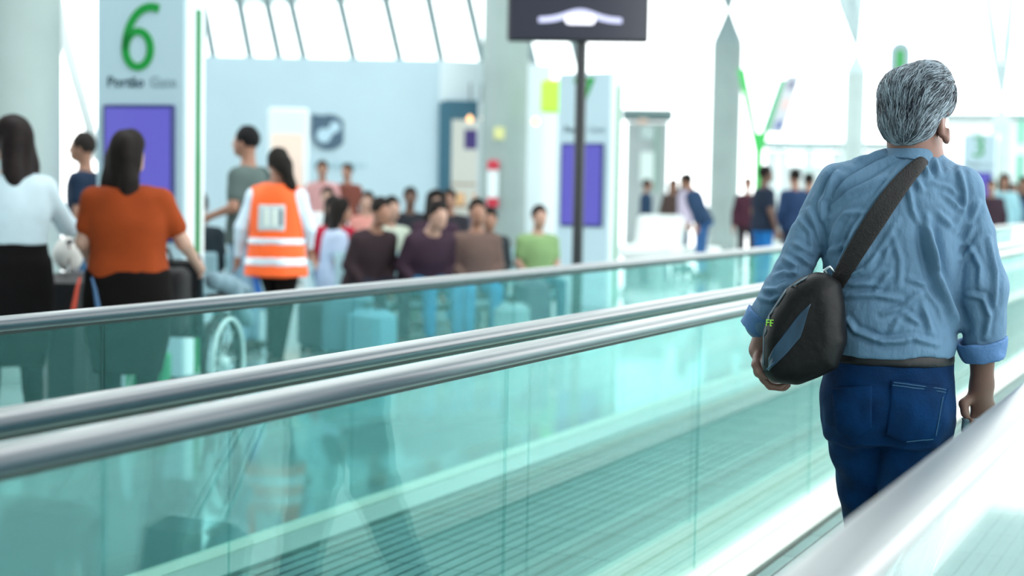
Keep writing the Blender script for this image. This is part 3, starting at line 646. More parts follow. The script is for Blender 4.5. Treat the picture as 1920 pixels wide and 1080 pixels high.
def patch(name, poly, m, parent, SFd, off, px_step=5, th=.005, lift=.003):
    """thin sewn-on piece following the surface of a field, outline in pixels"""
    P = np.array(poly, float); xs = np.arange(P[:, 0].min(), P[:, 0].max()+px_step, px_step); v = []; f = []
    def yspan(x):
        ys = []
        for (x0, y0), (x1, y1) in zip(P, np.roll(P, -1, 0)):
            if (x0-x)*(x1-x) <= 0 and x0 != x1: ys.append(y0+(y1-y0)*(x-x0)/(x1-x0))
        return (min(ys), max(ys)) if len(ys) > 1 else None
    cols = [(x, yspan(min(max(x, P[:, 0].min()+.01), P[:, 0].max()-.01))) for x in xs]; cols = [c for c in cols if c[1]]; nr = 14
    for lay in (0, 1):
        for x, (ya, yb) in cols:
            for j in range(nr):
                py = ya+(yb-ya)*j/(nr-1); p = Mp(x, py, -.13)
                for _ in range(2):
                    y = surf(*SFd, p[0], p[2]); p = Mp(x, py, (y if y is not None else -.1))
                p[1] -= off+(th if lay == 0 else -lift); v.append(p)
    nc = len(cols); o = nc*nr
    for i in range(nc-1):
        for j in range(nr-1):
            a = i*nr+j; f += [(a, a+1, a+nr+1, a+nr), (o+a+nr, o+a+nr+1, o+a+1, o+a)]
    for i in range(nc-1):
        for j in (0, nr-1): a = i*nr+j; f.append((a, a+nr, o+a+nr, o+a) if j == 0 else (a+nr, a, o+a, o+a+nr))
    for j in range(nr-1):
        for i in (0, nc-1): a = i*nr+j; f.append((a+1, a, o+a, o+a+1) if i == 0 else (a, a+1, o+a+1, o+a))
    v = np.array(v); g = v[:, 1].reshape(2, nc, nr)
    for _ in range(3):
        q = np.pad(g, ((0, 0), (1, 1), (1, 1)), 'edge'); g = (q[:, 1:-1, 1:-1]*2+q[:, :-2, 1:-1]+q[:, 2:, 1:-1]+q[:, 1:-1, :-2]+q[:, 1:-1, 2:])/6
    v[:, 1] = g.ravel()
    return fixn(MB().add(v, f).build(name, m, parent, True))
patch('back_pocket', [(1672, 712), (1778, 726), (1764, 800), (1752, 826), (1700, 832), (1662, 815)], m_jean, jeans, JF, .006)
patch('back_pocket', [(1560, 728), (1634, 722), (1634, 800), (1600, 826), (1566, 806)], m_jean, jeans, JF, .006)
m_st = mat('stitching', (56, 96, 128), rough=.8)
def stitch(pts, r=.0013):
    Q = []
    for (x0, y0), (x1, y1) in zip(pts[:-1], pts[1:]):
        for t in np.linspace(0, 1, 12):
            x, y = x0+(x1-x0)*t, y0+(y1-y0)*t; p = Mp(x, y, -.14); yy = surf(*JF, p[0], p[2]); p = Mp(x, y, yy if yy is not None else -.1); p[1] -= .0135; Q.append(p)
    Q = np.array(Q); Q[:, 1] = np.convolve(np.pad(Q[:, 1], 3, 'edge'), np.ones(7)/7, 'valid')
    MB().tube(Q, r, 5).build('stitch_line', m_st, jeans)
stitch([(1676, 716), (1774, 729)]); stitch([(1674, 721), (1773, 734)]); stitch([(1768, 742), (1755, 815)]); stitch([(1750, 822), (1700, 827)])
blob('belt', [loft([(z, a, b, c, d) for z, a, b, c, d in band([(655, 1554, 1790, .141, 0), (678, 1547, 1791, .146, 0)])], k=.002)], .006, mat('dark leather belt', (16, 16, 20), rough=.5), jeans)  # near-black band stands in for the shade under the shirt hem
for an, rz in ((RA, 0), (LA, 0)):
    blob('shoe', [cone(an+np.array([0, -.06, -.045]), an+np.array([0, .10, -.05]), .048, .046, .03), cone(an+np.array([0, .10, -.05]), an+np.array([0, .18, -.06]), .046, .034, .03), cone(an+np.array([0, -.03, .0]), an+np.array([0, -.03, -.04]), .045, .045, .03)], .008, mat('dark shoe leather', (40, 34, 32), rough=.4), man, cut=lambda X, Y, Z: .0165-Z+0*X)

# ---- hair
hp_ = [ell(Mp(1715, 186, -.002), (.082, .100, .080), None, .03), ell(Mp(1741, 165, .01), (.058, .085, .065), None, .03), ell(Mp(1689, 174, -.01), (.048, .08, .052), None, .03), ell(Mp(1698, 226, -.03), (.060, .06, .062), None, .03), ell(Mp(1765, 186, .03), (.03, .06, .045), None, .02), ell(Mp(1676, 222, .01), (.033, .06, .055), None, .02), ell(Mp(1712, 232, -.03), (.05, .055, .045), None, .02)]
def hcut(X, Y, Z):
    x, y, z = X-hc[0], Y-hc[1], Z-hc[2]; c, s_ = math.cos(-HA), math.sin(-HA); xx = c*x-s_*y; yy = s_*x+c*y
    zb_ = Mp(1700, 269, -.05)[2]
    low = zb_-Z+.10*np.maximum(x-.02, 0)-.25*np.maximum(x-.035, 0)
    front = np.maximum(yy-.055-.25*z, 0*yy-1)
    side = np.where(xx > 0, np.minimum(yy-.0, -(z+.018)), -1)   # clear the cheek in front of and below the ear
    return np.maximum(np.maximum(low, front), side)
HF = field(hp_, .0045, cut=hcut, sub=[ell(H(.086, .006, -.05), (.022, .026, .036), RH), ell(H(-.086, .006, -.05), (.022, .026, .036), RH)])
V, F = nets(*HF); V = lap(V, F, 3); Nn = vnormals(V, F)
V2 = V+Nn*(.002*vnoise(V*np.array([1, 1, .35]), 40, 2)+.0018*vnoise(V*np.array([1, 1, .3]), 75, 4))[:, None]
mh = bpy.data.materials.new('grey wavy hair'); mh.use_nodes = True; nt = mh.node_tree; b = nt.nodes['Principled BSDF']; b.inputs['Roughness'].default_value = .5
ge = nt.nodes.new('ShaderNodeNewGeometry'); ra = nt.nodes.new('ShaderNodeValToRGB'); ns = nt.nodes.new('ShaderNodeTexNoise'); ns.inputs['Scale'].default_value = 26
mx = nt.nodes.new('ShaderNodeMath'); mx.operation = 'MULTIPLY_ADD'; mx.inputs[1].default_value = .55
m2 = nt.nodes.new('ShaderNodeMath'); m2.operation = 'MULTIPLY'; m2.inputs[1].default_value = .55
tcn = nt.nodes.new('ShaderNodeTexCoord'); nt.links.new(tcn.outputs['Object'], ns.inputs['Vector'])
nt.links.new(ns.outputs['Fac'], m2.inputs[0]); nt.links.new(ge.outputs['Random Per Island'], mx.inputs[0]); nt.links.new(m2.outputs[0], mx.inputs[2]); nt.links.new(mx.outputs[0], ra.inputs[0])
ra.color_ramp.elements[0].color = lin((26, 34, 46))+(1,); ra.color_ramp.elements[1].color = lin((182, 200, 212))+(1,); ra.color_ramp.elements[0].position = .3; ra.color_ramp.elements[1].position = .88
nt.links.new(ra.outputs[0], b.inputs['Base Color'])
hair = obj('hair', qmesh('hair', V2, F), mat('grey hair base', (40, 50, 62), rough=.6, noise=.3, nscale=30, stretch=(1, 1, .3)), man)
crown = Mp(1722, 150, -.06); idx = RNG.choice(len(V), 3600, replace=False); sm = MB(); fwd = RH@np.array([0, 1.0, 0])
from mathutils.kdtree import KDTree
kd = KDTree(len(V)); [kd.insert(v, i) for i, v in enumerate(V)]; kd.balance()
for i in idx:
    p = V[i].copy(); n = Nn[i]; pts = []; r = []
    if p[2] < Mp(1700, 250, -.05)[2] and RNG.random() < .6: continue
    ph = RNG.uniform(0, 6.28); amp = RNG.uniform(.0, .0034); m = 6; lift0 = RNG.uniform(.0005, .004); step = RNG.uniform(.006, .011)
    for k_ in range(m):
        _, j, _ = kd.find(p); n = Nn[j]; p = V[j]+(p-V[j])-n*((p-V[j])@n)
        dirv = -fwd*(.9 if p[2] > hc[2]+.03 else .45)+np.array([0, 0, -1.0])*(.25 if p[2] > hc[2]+.06 else 1.0)
        if p[0] > hc[0]+.03: dirv = dirv+np.array([-.5, -.2, 0])
        dirv = dirv-n*(dirv@n); dirv /= np.linalg.norm(dirv)+1e-9; side = np.cross(n, dirv)
        pts.append(p+n*(lift0+.002*math.sin(PI*k_/(m-1)))+side*amp*math.sin(ph+k_*1.3)); r.append(.0011*(1-.8*k_/(m-1))+.0002)
        p = p+dirv*step
    if pts[-1][2] < Mp(1700, 273, -.05)[2]: continue
    sm.tube(pts, r, 3, cap=False)
sm.build('hair_strands', mh, hair, True)

# ---- shoulder bag and strap (things carried by the man)
bag = tag(empty('shoulder_bag', MB0, MA), 'black fabric shoulder bag with lime letters at the man\'s left hip', 'bag')
m_bag = mat('black nylon', (9, 9, 11), spec=.3, rough=.5, noise=.2, nscale=20, bump=.25, bscale=30)
bp = np.array([Mp(x, y, -.155)[[0, 2]] for x, y in [(1530, 511), (1500, 522), (1472, 542), (1440, 592), (1431, 625), (1429, 670), (1431, 695), (1450, 714), (1497, 720), (1535, 706), (1572, 690), (1588, 640), (1583, 570), (1575, 530), (1552, 514)]])
def poly2(X, Z, P):
    d = np.full(np.broadcast(X, Z).shape, 1e9); s_ = np.ones(d.shape)
    for (ax_, az), (bx, bz) in zip(P, np.roll(P, 1, 0)):
        ex, ez = bx-ax_, bz-az; wx, wz = X-ax_, Z-az; t = np.clip((wx*ex+wz*ez)/(ex*ex+ez*ez), 0, 1)
        d = np.minimum(d, (wx-ex*t)**2+(wz-ez*t)**2); c1 = Z >= az; c2 = Z < bz; c3 = ex*wz > ez*wx
        fl = (c1 & c2 & c3) | (~c1 & ~c2 & ~c3); s_ = np.where(fl, -s_, s_)
    return s_*np.sqrt(d)
def pillow(P, yc, T, r=.05, k=.01):
    def f(X, Y, Z):
        d = poly2(X, Z, P)+r; y = np.abs(Y-yc)-T+r
        return np.sqrt(np.maximum(d, 0)**2+np.maximum(y, 0)**2)+np.minimum(np.maximum(d, y), 0)-r
    return f, np.array([P[:, 0].min(), yc-T, P[:, 1].min()]), np.array([P[:, 0].max(), yc+T, P[:, 1].max()]), k
BF = field([pillow(bp, -.155, .062)], .006); V, F = nets(*BF); V = lap(V, F, 2)
V = V+vnormals(V, F)*(.004*vnoise(V@rotm(ry=.6)*np.array([1, 1, .35]), 13, 21))[:, None]
bbody = obj('body', qmesh('bag_body', V, F), m_bag, bag)
q4 = lambda L: [(1390+x/4, 470+y/4) for x, y in L]
patch('front_pocket', q4([(520, 395), (430, 480), (250, 720), (165, 880), (200, 905), (340, 770), (450, 640)]), mat('dark blue sheen nylon', (34, 62, 84), rough=.38, noise=.35, nscale=30, stretch=(1, 1, .4)), bag, BF, .004, th=.008)  # bluer and lighter than the bag: nylon sheen put into the colour
def tube_on(name, pts, r, m, parent, Fd, off):
    Q = []
    for (x0, y0), (x1, y1) in zip(pts[:-1], pts[1:]):
        for t in np.linspace(0, 1, 8):
            x, y = x0+(x1-x0)*t, y0+(y1-y0)*t; p = Mp(x, y, -.2); yy = surf(*Fd, p[0], p[2]); p = Mp(x, y, yy if yy is not None else -.155); p[1] -= off; Q.append(p)
    return MB().tube(Q, r, 6).build(name, m, parent, True)
tube_on('zip_line', q4([(520, 180), (340, 290), (210, 490), (172, 640), (165, 860)]), .0022, mat('grey piping', (92, 112, 124), rough=.4), bag, BF, .003)
tube_on('zip_line', q4([(500, 450), (430, 620), (300, 790), (190, 890)]), .0018, mat('blue piping', (60, 100, 130), rough=.4), bag, BF, .010)
p = Mp(1444, 606, -.2); yy = surf(*BF, p[0]+.006, p[2]); p = Mp(1443, 606, (yy if yy is not None else -.18)-.004)
text_mesh('letters', 'FE', .024, mat('lime print', (170, 240, 90), emit=.0), bag, p, (PI/2, 0, D2R(-28)), .001)
MB().tube([Mp(1552, 516, -.16), Mp(1546, 506, -.165), Mp(1556, 500, -.165), Mp(1564, 510, -.16)], .004, 8).build('ring_buckle', mat('steel buckle', (190, 200, 205), rough=.25, metal=.9), bag, True)
# strap ribbon laid over the shirt, over the shoulder and down the front
cl = [(1564, 540, 30), (1580, 512, 33), (1605, 470, 36), (1634, 424, 40), (1660, 384, 40), (1688, 346, 36), (1712, 318, 30), (1734, 299, 25)]
sv = []
for x, y, w in cl:
    dx, dy_ = -.80, -.60
    rowp = []
    for t in (-.5, -.25, 0, .25, .5):
        X_, Y_ = x+dx*w*t, y+dy_*w*t; p = Mp(X_, Y_, -.13)
        for _ in range(2):
            yy = surf(*SF, p[0], p[2]); p = Mp(X_, Y_, yy if yy is not None else -.1)
        rowp.append(p)
    ym = np.mean([q[1] for q in rowp]); 
    for q in rowp: q[1] = .45*q[1]+.55*ym-.019
    sv.append(rowp)
sv = np.array(sv)
g = sv[:, :, 1]; g[1:-1] = (g[:-2]+2*g[1:-1]+g[2:])/4
top = [np.array([Mp(1750+t*24, 296-t*12, .02)+np.array([0, 0, .012]) for t in (-.5, -.25, 0, .25, .5)]), np.array([Mp(1748+t*28, 318-t*8, .12)+np.array([0, .02, 0]) for t in (-.5, -.25, 0, .25, .5)])]
fr = [np.array([np.array([xx, .165, zz])+np.array([t*.03, 0, t*.025]) for t in (-.5, -.25, 0, .25, .5)]) for xx, zz in ((.02, 1.30), (-.06, 1.18), (-.14, 1.06))]
fr.append(np.array([np.array([-.2+t*.03, .02, .98+t*.025]) for t in (-.5, -.25, 0, .25, .5)])); fr.append(np.array([Mp(1500+t*30, 545, -.15) for t in (-.5, -.25, 0, .25, .5)]))
rib = np.concatenate([sv, np.array(top), np.array(fr)])
nr_, nc_ = rib.shape[:2]; v1 = rib.reshape(-1, 3); sn_ = MB(); ff = [(i*nc_+j, i*nc_+j+1, (i+1)*nc_+j+1, (i+1)*nc_+j) for i in range(nr_-1) for j in range(nc_-1)]
st = sn_.add(v1, ff).build('strap', mat('dark brown webbing', (20, 15, 15), rough=.6, bump=.3, bscale=200), bag, True)
so = st.modifiers.new('thick', 'SOLIDIFY'); so.thickness = .004; so.offset = 0; su = st.modifiers.new('sub', 'SUBSURF'); su.levels = 2; su.render_levels = 2

# ---- trolley case pulled by the man
tc_ = tag(empty('trolley_case', MB0, MA), 'trolley case with a grey pull handle trailing behind the man', 'suitcase')
m_gr = mat('grey plastic grip', (120, 140, 150), rough=.35)
MB().tube([Mp(1806, 791, -.004), Mp(1815, 791, -.004), Mp(1858, 793, -.004)], [.009, .0095, .0095], 12).build('grip', m_gr, tc_, True)
MB().tube([Mp(1816, 782, -.012), Mp(1815, 787, -.012), Mp(1814, 791, -.012), Mp(1811, 800, -.013), Mp(1810, 810, -.016)], [.006, .0165, .014, .0115, .0105], 14).build('grip_end', m_gr, tc_, True)
hb = [Mp(1811, 806, -.015), Mp(1852, 800, -.008)]; off_ = RM.T@np.array([-.10, -.50, 0.0]); off_[2] = -.38
RC = rotm(rz=-MA)                      # the case points straight down the walkway
hm = (hb[0]+hb[1])/2; tp = [hm+off_+RC@np.array([sx*.05, 0, 0]) for sx in (-1, 1)]
for a, b in zip(hb, tp): MB().tube([a, b], .0065, 10).build('pull_pole', mat('chrome pole', (200, 206, 208), rough=.2, metal=1), tc_, True)
cc = (tp[0]+tp[1])/2
bb = MB().bbox((0, 0, 0), (.14, .10, cc[2]/2-.03), .04).build('case_body', mat('dark case shell', (44, 54, 66), rough=.45), tc_); bb.location = cc+RC@np.array([0, -.06, -cc[2]/2+.06]); bb.rotation_euler = (D2R(-14), 0, -MA); autosmooth(bb)
for sx in (-.11, .11):
    wv = MB().tube([(-.015, 0, 0), (.015, 0, 0)], .03, 16).build('wheel', m_black, tc_); wv.location = cc+RC@np.array([sx, -.13, 0]); wv.location.z = .047; wv.rotation_euler = (0, 0, -MA)

# ================================================================== OTHER PEOPLE
SKIN = {'l': (180, 142, 124), 'm': (150, 108, 88), 'd': (100, 70, 56)}
def fig(loc, rz, label, H=1.70, w=1.0, pose='stand', face_rot=0.0, lean=0.0, top=(90, 90, 90), sleeve='short', legs=(30, 34, 44), hair=(34, 26, 24), style='short', skin='m', h=.022,
        rarm=None, larm=None, rleg=None, lleg=None, untuck=.0, group=None, shoe=(40, 36, 36), skirt=None, hem=-.10, category='person', vest=None):
    """one person; local +y is forward, +x the person's right; lengths for a 1.70 m adult scaled by H"""
    s = H/1.70; P = tag(empty('person', loc, rz), label, category, group); P.scale = (s, s, s)
    sit = pose == 'sit'; pz = .52 if sit else .92; p0 = np.array([0, 0, pz]); R = rotm(rx=-lean)
    T = lambda x, y, z: p0+R@np.array([x, y, z])
    st = [(-.13, 0, -.005, .150*w, .112*w), (0, 0, -.005, .165*w, .118*w), (.12, 0, 0, .148*w, .108*w), (.28, 0, 0, .162*w, .115*w), (.38, 0, -.005, .165*w, .108), (.44, 0, -.005, .14*w, .09), (.49, 0, 0, .07, .065)]
    sw = .165*(.6+.4*w)
    Rf = rotm(rx=-lean*.4)@rotm(rz=face_rot); hcen = T(0, .015, .665); HH = lambda x, y, z: hcen+Rf@np.array([x, y, z])
    sk = [ell(HH(0, -.008, .018), (.072, .092, .092), Rf, .03), ell(HH(0, .035, -.03), (.058, .064, .082), Rf, .03), ell(HH(0, .05, -.078), (.042, .045, .034), Rf, .03), cone(HH(0, .096, .0), HH(0, .115, -.032), .01, .014, .012),
          cone(HH(-.016, .09, -.065), HH(.016, .09, -.065), .009, .009, .008), ell(HH(.074, .0, -.02), (.011, .018, .03), Rf, .006), ell(HH(-.074, .0, -.02), (.011, .018, .03), Rf, .006),
          cone(HH(0, -.02, -.06), T(0, -.01, .44), .05*(.6+.4*w), .056*(.6+.4*w), .03), loft(st, R, p0, -.02, k=.03)]
    tp = [loft(st, R, p0, .02, k=.03, zlo=hem+.0, zhi=.47)]
    if hem < -.07: tp.append(loft([(hem, 0, -.005, .168*w+.03, .122*w+.03), (.02, 0, -.005, .168*w+.016, .122*w+.016), (.12, 0, 0, .148*w+.014, .108*w+.014)], R, p0, .0, k=.03))
    dfl = dict(elbow=(.225*w, -.03, .16), wrist=(.245*w, .05, -.08)) if not sit else dict(elbow=(.215*w, .02, .17), wrist=(.12, .22, .06))
    for sx, arm in ((1, rarm), (-1, larm)):
        a = dict(dfl); a.update(arm or {}); sh = T(sx*sw, 0, .405); e = a['elbow']; wv = a['wrist']; el = T(sx*e[0], e[1], e[2]); wr = T(sx*wv[0], wv[1], wv[2])
        sk += [cone(sh, el, .046*(.5+.5*w), .038*(.5+.5*w), .03), cone(el, wr, .038*(.5+.5*w), .026, .02)]
        d = wr-el; d /= np.linalg.norm(d); n1 = np.cross(d, np.array([sx*1.0, 0, 0])); n1 = n1/(np.linalg.norm(n1)+1e-9) if np.linalg.norm(n1) > .1 else np.array([0, 1.0, 0]); n2 = np.cross(d, n1)*sx
        sk.append(cone(wr, wr+d*.075, .026, .03, .015)); r = max(.0095, h*.62)
        for k in range(4):
            o = n1*(k-1.5)*.021; L = (.062, .074, .07, .055)[k]; q = wr+d*.085+o; q1 = q+d*L*.55+n2*.006; sk += [cone(q, q1, r, r, .004), cone(q1, q1+d*L*.4+n2*.022, r, r*.9, .004)]
        q = wr+d*.03-n1*.03*1; sk.append(cone(q, q+d*.06-n1*.025, r*1.1, r, .006))
        tp.append(cone(T(sx*sw*.4, 0, .43), sh, .055, .06*(.5+.5*w), .04))
        if sleeve == 'short': tp.append(cone(sh, sh+(el-sh)*.62, .062*(.5+.5*w), .058*(.5+.5*w), .03))
        elif sleeve == 'long': tp += [cone(sh, el, .06*(.5+.5*w), .05*(.5+.5*w), .03), cone(el, el+(wr-el)*.93, .05*(.5+.5*w), .036, .02)]
    hx = .088*w
    if sit: dl = dict(hip=(hx, 0, .50), knee=(hx+.03, .43, .50), ankle=(hx+.03, .46, .085))
    else: dl = dict(hip=(hx, 0, .90), knee=(hx, .015, .49), ankle=(hx-.005, -.01, .085))
    bt = [loft(st, R, p0, .013, k=.03, zlo=-.14, zhi=max(.07, hem+.06) if hem > -.03 else hem+.06)]
    ank = []
    for sx, lg in ((1, rleg), (-1, lleg)):
        a = dict(dl); a.update(lg or {}); hp, kn, an = [np.array([sx*q[0], q[1], q[2]]) for q in (a['hip'], a['knee'], a['ankle'])]
        sk += [cone(hp, kn, .07, .048, .02), cone(kn, an, .048, .034, .02)]; ank.append(an)
        bt += [cone(hp, kn, .088*w, .064*(.5+.5*w), .03), cone(kn, an+np.array([0, 0, .03]), .064*(.5+.5*w), .05, .02)]
    blob('body', sk, min(h, .016), mat('skin '+skin, SKIN[skin], rough=.5), P)
    t = blob('top', tp, h, mat('cloth %d %d %d' % tuple(top), top, spec=.15, rough=.85, noise=.08, nscale=8), P, disp=(lambda V: .006*vnoise(V*np.array([1, 1, .5]), 6, 8)))
    if skirt: bt.append(loft([(-.55, 0, 0, .145*w, .11*w), (-.3, 0, 0, .185*w, .14*w), (-.13, 0, 0, .19*w, .14*w), (0, 0, 0, .172*w, .125*w), (.02, 0, 0, .165*w, .12*w)], R, p0, .01, k=.03))
    blob('trousers', bt, h, mat('cloth %d %d %d' % tuple(legs), legs, spec=.1, rough=.9, noise=.12, nscale=8), P, disp=(lambda V: .004*vnoise(V, 6, 6)))
    for an in ank:
        blob('shoe', [cone(an+np.array([0, -.05, -.045]), an+np.array([0, .09, -.05]), .044, .042, .02), cone(an+np.array([0, .09, -.05]), an+np.array([0, .16, -.055]), .042, .032, .02)], min(h, .015), mat('shoe %d %d %d' % tuple(shoe), shoe, rough=.5), P, cut=lambda X, Y, Z: .001-Z+0*X)
    hp_ = [ell(HH(0, -.014, .026), (.084, .098, .098), Rf, .02)]
    if style == 'long':
        hp_ = [ell(HH(0, -.016, .024), (.096, .105, .105), Rf, .02)]
        hp_ += [ell(HH(0, -.045, -.05), (.112, .075, .11), Rf, .03), ell(HH(-.055, -.06, -.15), (.075, .055, .10), Rf, .03), ell(HH(.045, -.065, -.15), (.075, .055, .10), Rf, .03), ell(HH(-.06, -.07, -.21), (.065, .04, .07), Rf, .03), ell(HH(.03, -.07, -.22), (.06, .04, .07), Rf, .03), ell(HH(.0, .02, .055), (.085, .07, .07), Rf, .03)]
    if style == 'pony': hp_ += [ell(HH(.03, -.07, -.01), (.075, .07, .075), Rf, .02), cone(HH(.05, -.10, -.05), HH(.085, -.11, -.17), .05, .045, .03), cone(HH(.085, -.11, -.17), HH(.10, -.11, -.25), .042, .018, .03)]
    if style == 'bun': hp_ += [ell(HH(0, -.10, .06), (.045, .045, .045), Rf, .015)]
    ci, si = Rf.T[1], hcen
    def cutf(X, Y, Z):
        x, y, z = X-hcen[0], Y-hcen[1], Z-hcen[2]; yy = Rf[0, 1]*x+Rf[1, 1]*y+Rf[2, 1]*z; zz = Rf[0, 2]*x+Rf[1, 2]*y+Rf[2, 2]*z
        c = yy-.045-.55*zz
        if style == 'long': c = np.maximum(np.minimum(yy-.03, yy-.06-.3*zz), -1)
        return np.maximum(c, (-.085-zz) if style in ('short', 'bun') else (-.4-zz))
    if style != 'bald': blob('hair', hp_, min(h, .016), mat('hair %d %d %d' % tuple(hair), tuple(int(c*.7) for c in hair), rough=.75, noise=.25, nscale=30, spec=.2), P, cut=cutf, disp=(lambda V: (.012 if style == 'long' else .006)*vnoise(V*np.array([1, 1, .4]), 12 if style == 'long' else 16, 2)))
    if h < .016:
        for sx in (-1, 1): MB().lathe([(.001, -.012), (.009, -.008), (.012, 0), (.009, .008), (.001, .012)], HH(sx*.027, .082, .0), 10).build('eye', MATS['dark eye'], P, True)
    P['_d'] = 0; del P['_d']
    return P, T, st, R, p0, t
def face(px, deg): return VANG(px)-D2R(deg)   # 0 = walking away from the lens, 90 = towards the right of the picture

# ---- woman in white at the left edge
fig(G(22, 8.3), face(22, -12), 'woman in a white blouse and black trousers at the left edge, arm reaching right', 1.70, 1.12, top=(186, 204, 212), sleeve='long', legs=(16, 14, 15), hair=(40, 28, 28), style='long', skin='l', h=.012, face_rot=D2R(40),
    rarm=dict(elbow=(.30, .02, .20), wrist=(.44, .16, .14)), larm=dict(elbow=(.24, .02, .17), wrist=(.24, .2, .05)), rleg=dict(knee=(.1, .03, .49), ankle=(.09, -.12, .10)), lleg=dict(knee=(.09, .12, .50), ankle=(.09, .16, .085)), hem=.10, skirt=True)
# ---- woman in the orange T-shirt
fig(G(240, 8.2), face(240, 6), 'woman in a loose orange T-shirt and black trousers pushing a wheelchair', 1.63, 1.24, top=(138, 57, 22), sleeve='short', legs=(17, 14, 14), hair=(36, 26, 24), style='long', skin='l', h=.012, face_rot=D2R(-35),
    rarm=dict(elbow=(.30, .04, .17), wrist=(.36, .30, .04)), larm=dict(elbow=(.24, -.01, .17), wrist=(.23, .2, .06)), hem=-.045, skirt=True, lleg=dict(knee=(.11, .10, .50), ankle=(.1, .10, .085)))
# ---- woman in the hi-vis vest
P, T, st, R, p0, t = fig(G(520, 11.4), face(520, 14), 'woman in an orange hi-vis vest with silver bands, dark ponytail', 1.64, 1.12, top=(206, 224, 238), sleeve='long', legs=(18, 15, 15), hair=(38, 32, 28), style='pony', skin='m', h=.012, face_rot=D2R(20),
    larm=dict(elbow=(.27, -.02, .17), wrist=(.33, .10, -.06)), rarm=dict(elbow=(.25, .0, .17), wrist=(.22, .16, .02)), rleg=dict(knee=(.06, .03, .49), ankle=(.02, -.02, .085)), lleg=dict(knee=(.05, .2, .52), ankle=(.05, .1, .12)), hem=-.06)
vs = [(-.20, 0, -.01, .225, .175), (-.1, 0, -.005, .215, .165), (0, 0, -.005, .20, .155), (.12, 0, 0, .19, .145), (.28, 0, 0, .185, .14), (.38, 0, -.005, .178, .128), (.45, 0, -.005, .15, .11), (.50, 0, 0, .09, .085)]
m_vest = mat('hi-vis orange', (248, 98, 34), rough=.7, noise=.05, nscale=6); m_ref = mat('silver reflective band', (214, 222, 232), rough=.35, metal=.2)
vd = lambda V: .008*vnoise(V*np.array([1, 1, .4]), 5, 8)
vest = blob('vest', [loft(vs, R, p0, .022, k=.02), cone(T(.06, 0, .44), T(.15, 0, .42), .07, .072, .03), cone(T(-.06, 0, .44), T(-.15, 0, .42), .07, .072, .03)], .012, m_vest, P, disp=vd)
for z0, z1 in ((.045, .095), (-.115, -.055)): blob('reflective_band', [loft(vs, R, p0, .028, k=.002, zlo=z0, zhi=z1)], .010, m_ref, vest, disp=vd)
blob('back_label', [loft(vs, R, p0, .030, k=.002, zlo=.15, zhi=.35)], .010, mat('vest label', (190, 202, 206), rough=.5), vest, disp=vd, cut=lambda X, Y, Z: np.maximum(np.abs(X+.005)-.105, Y+.02+0*Z))
for x in (-.04, .02, .07): blob('label_print', [loft(vs, R, p0, .034, k=.002, zlo=.18, zhi=.32)], .009, mat('pale label print', (216, 226, 214), rough=.6) if x < .03 else mat('slate label print', (110, 124, 128), rough=.6), vest, disp=vd, cut=lambda X, Y, Z, x=x: np.maximum(np.abs(X-x)-.018, Y+.02+0*Z))
MB().tube([T(-.16, -.05, -.18), T(-.14, -.02, -.3), T(-.10, .0, -.45)], [.03, .028, .012], 8).build('blue_lanyard', mat('blue lanyard', (40, 110, 200), rough=.6), P, True)
# ---- two men walking at the left and behind the vest
fig(G(158, 12.4), face(158, -70), 'man in a dark navy polo shirt walking left beside the gate totem', 1.76, .95, top=(30, 44, 64), legs=(60, 96, 130), hair=(54, 46, 42), style='short', skin='m', h=.016)
fig(G(464, 12.6), face(464, -62), 'tall bearded man in a grey-green T-shirt behind the vest', 1.84, 1.02, top=(84, 98, 96), legs=(120, 150, 170), hair=(24, 24, 26), style='short', skin='m', h=.016, larm=dict(elbow=(.22, .0, .17), wrist=(.2, .2, .10)))
bk = tag(empty('backpack', G(492, 12.75)+np.array([0, 0, 1.30]), face(464, -62)), 'dark green backpack of the man in the grey-green T-shirt', 'bag')
blob('pack', [ell((0, -.0, 0), (.14, .09, .22), None)], .018, mat('dark green canvas', (40, 62, 60), rough=.8), bk, disp=lambda V: .006*vnoise(V, 8, 3))
blob('pack_pocket', [ell((0, -.08, -.07), (.09, .04, .09), None)], .015, MATS['dark green canvas'], bk)

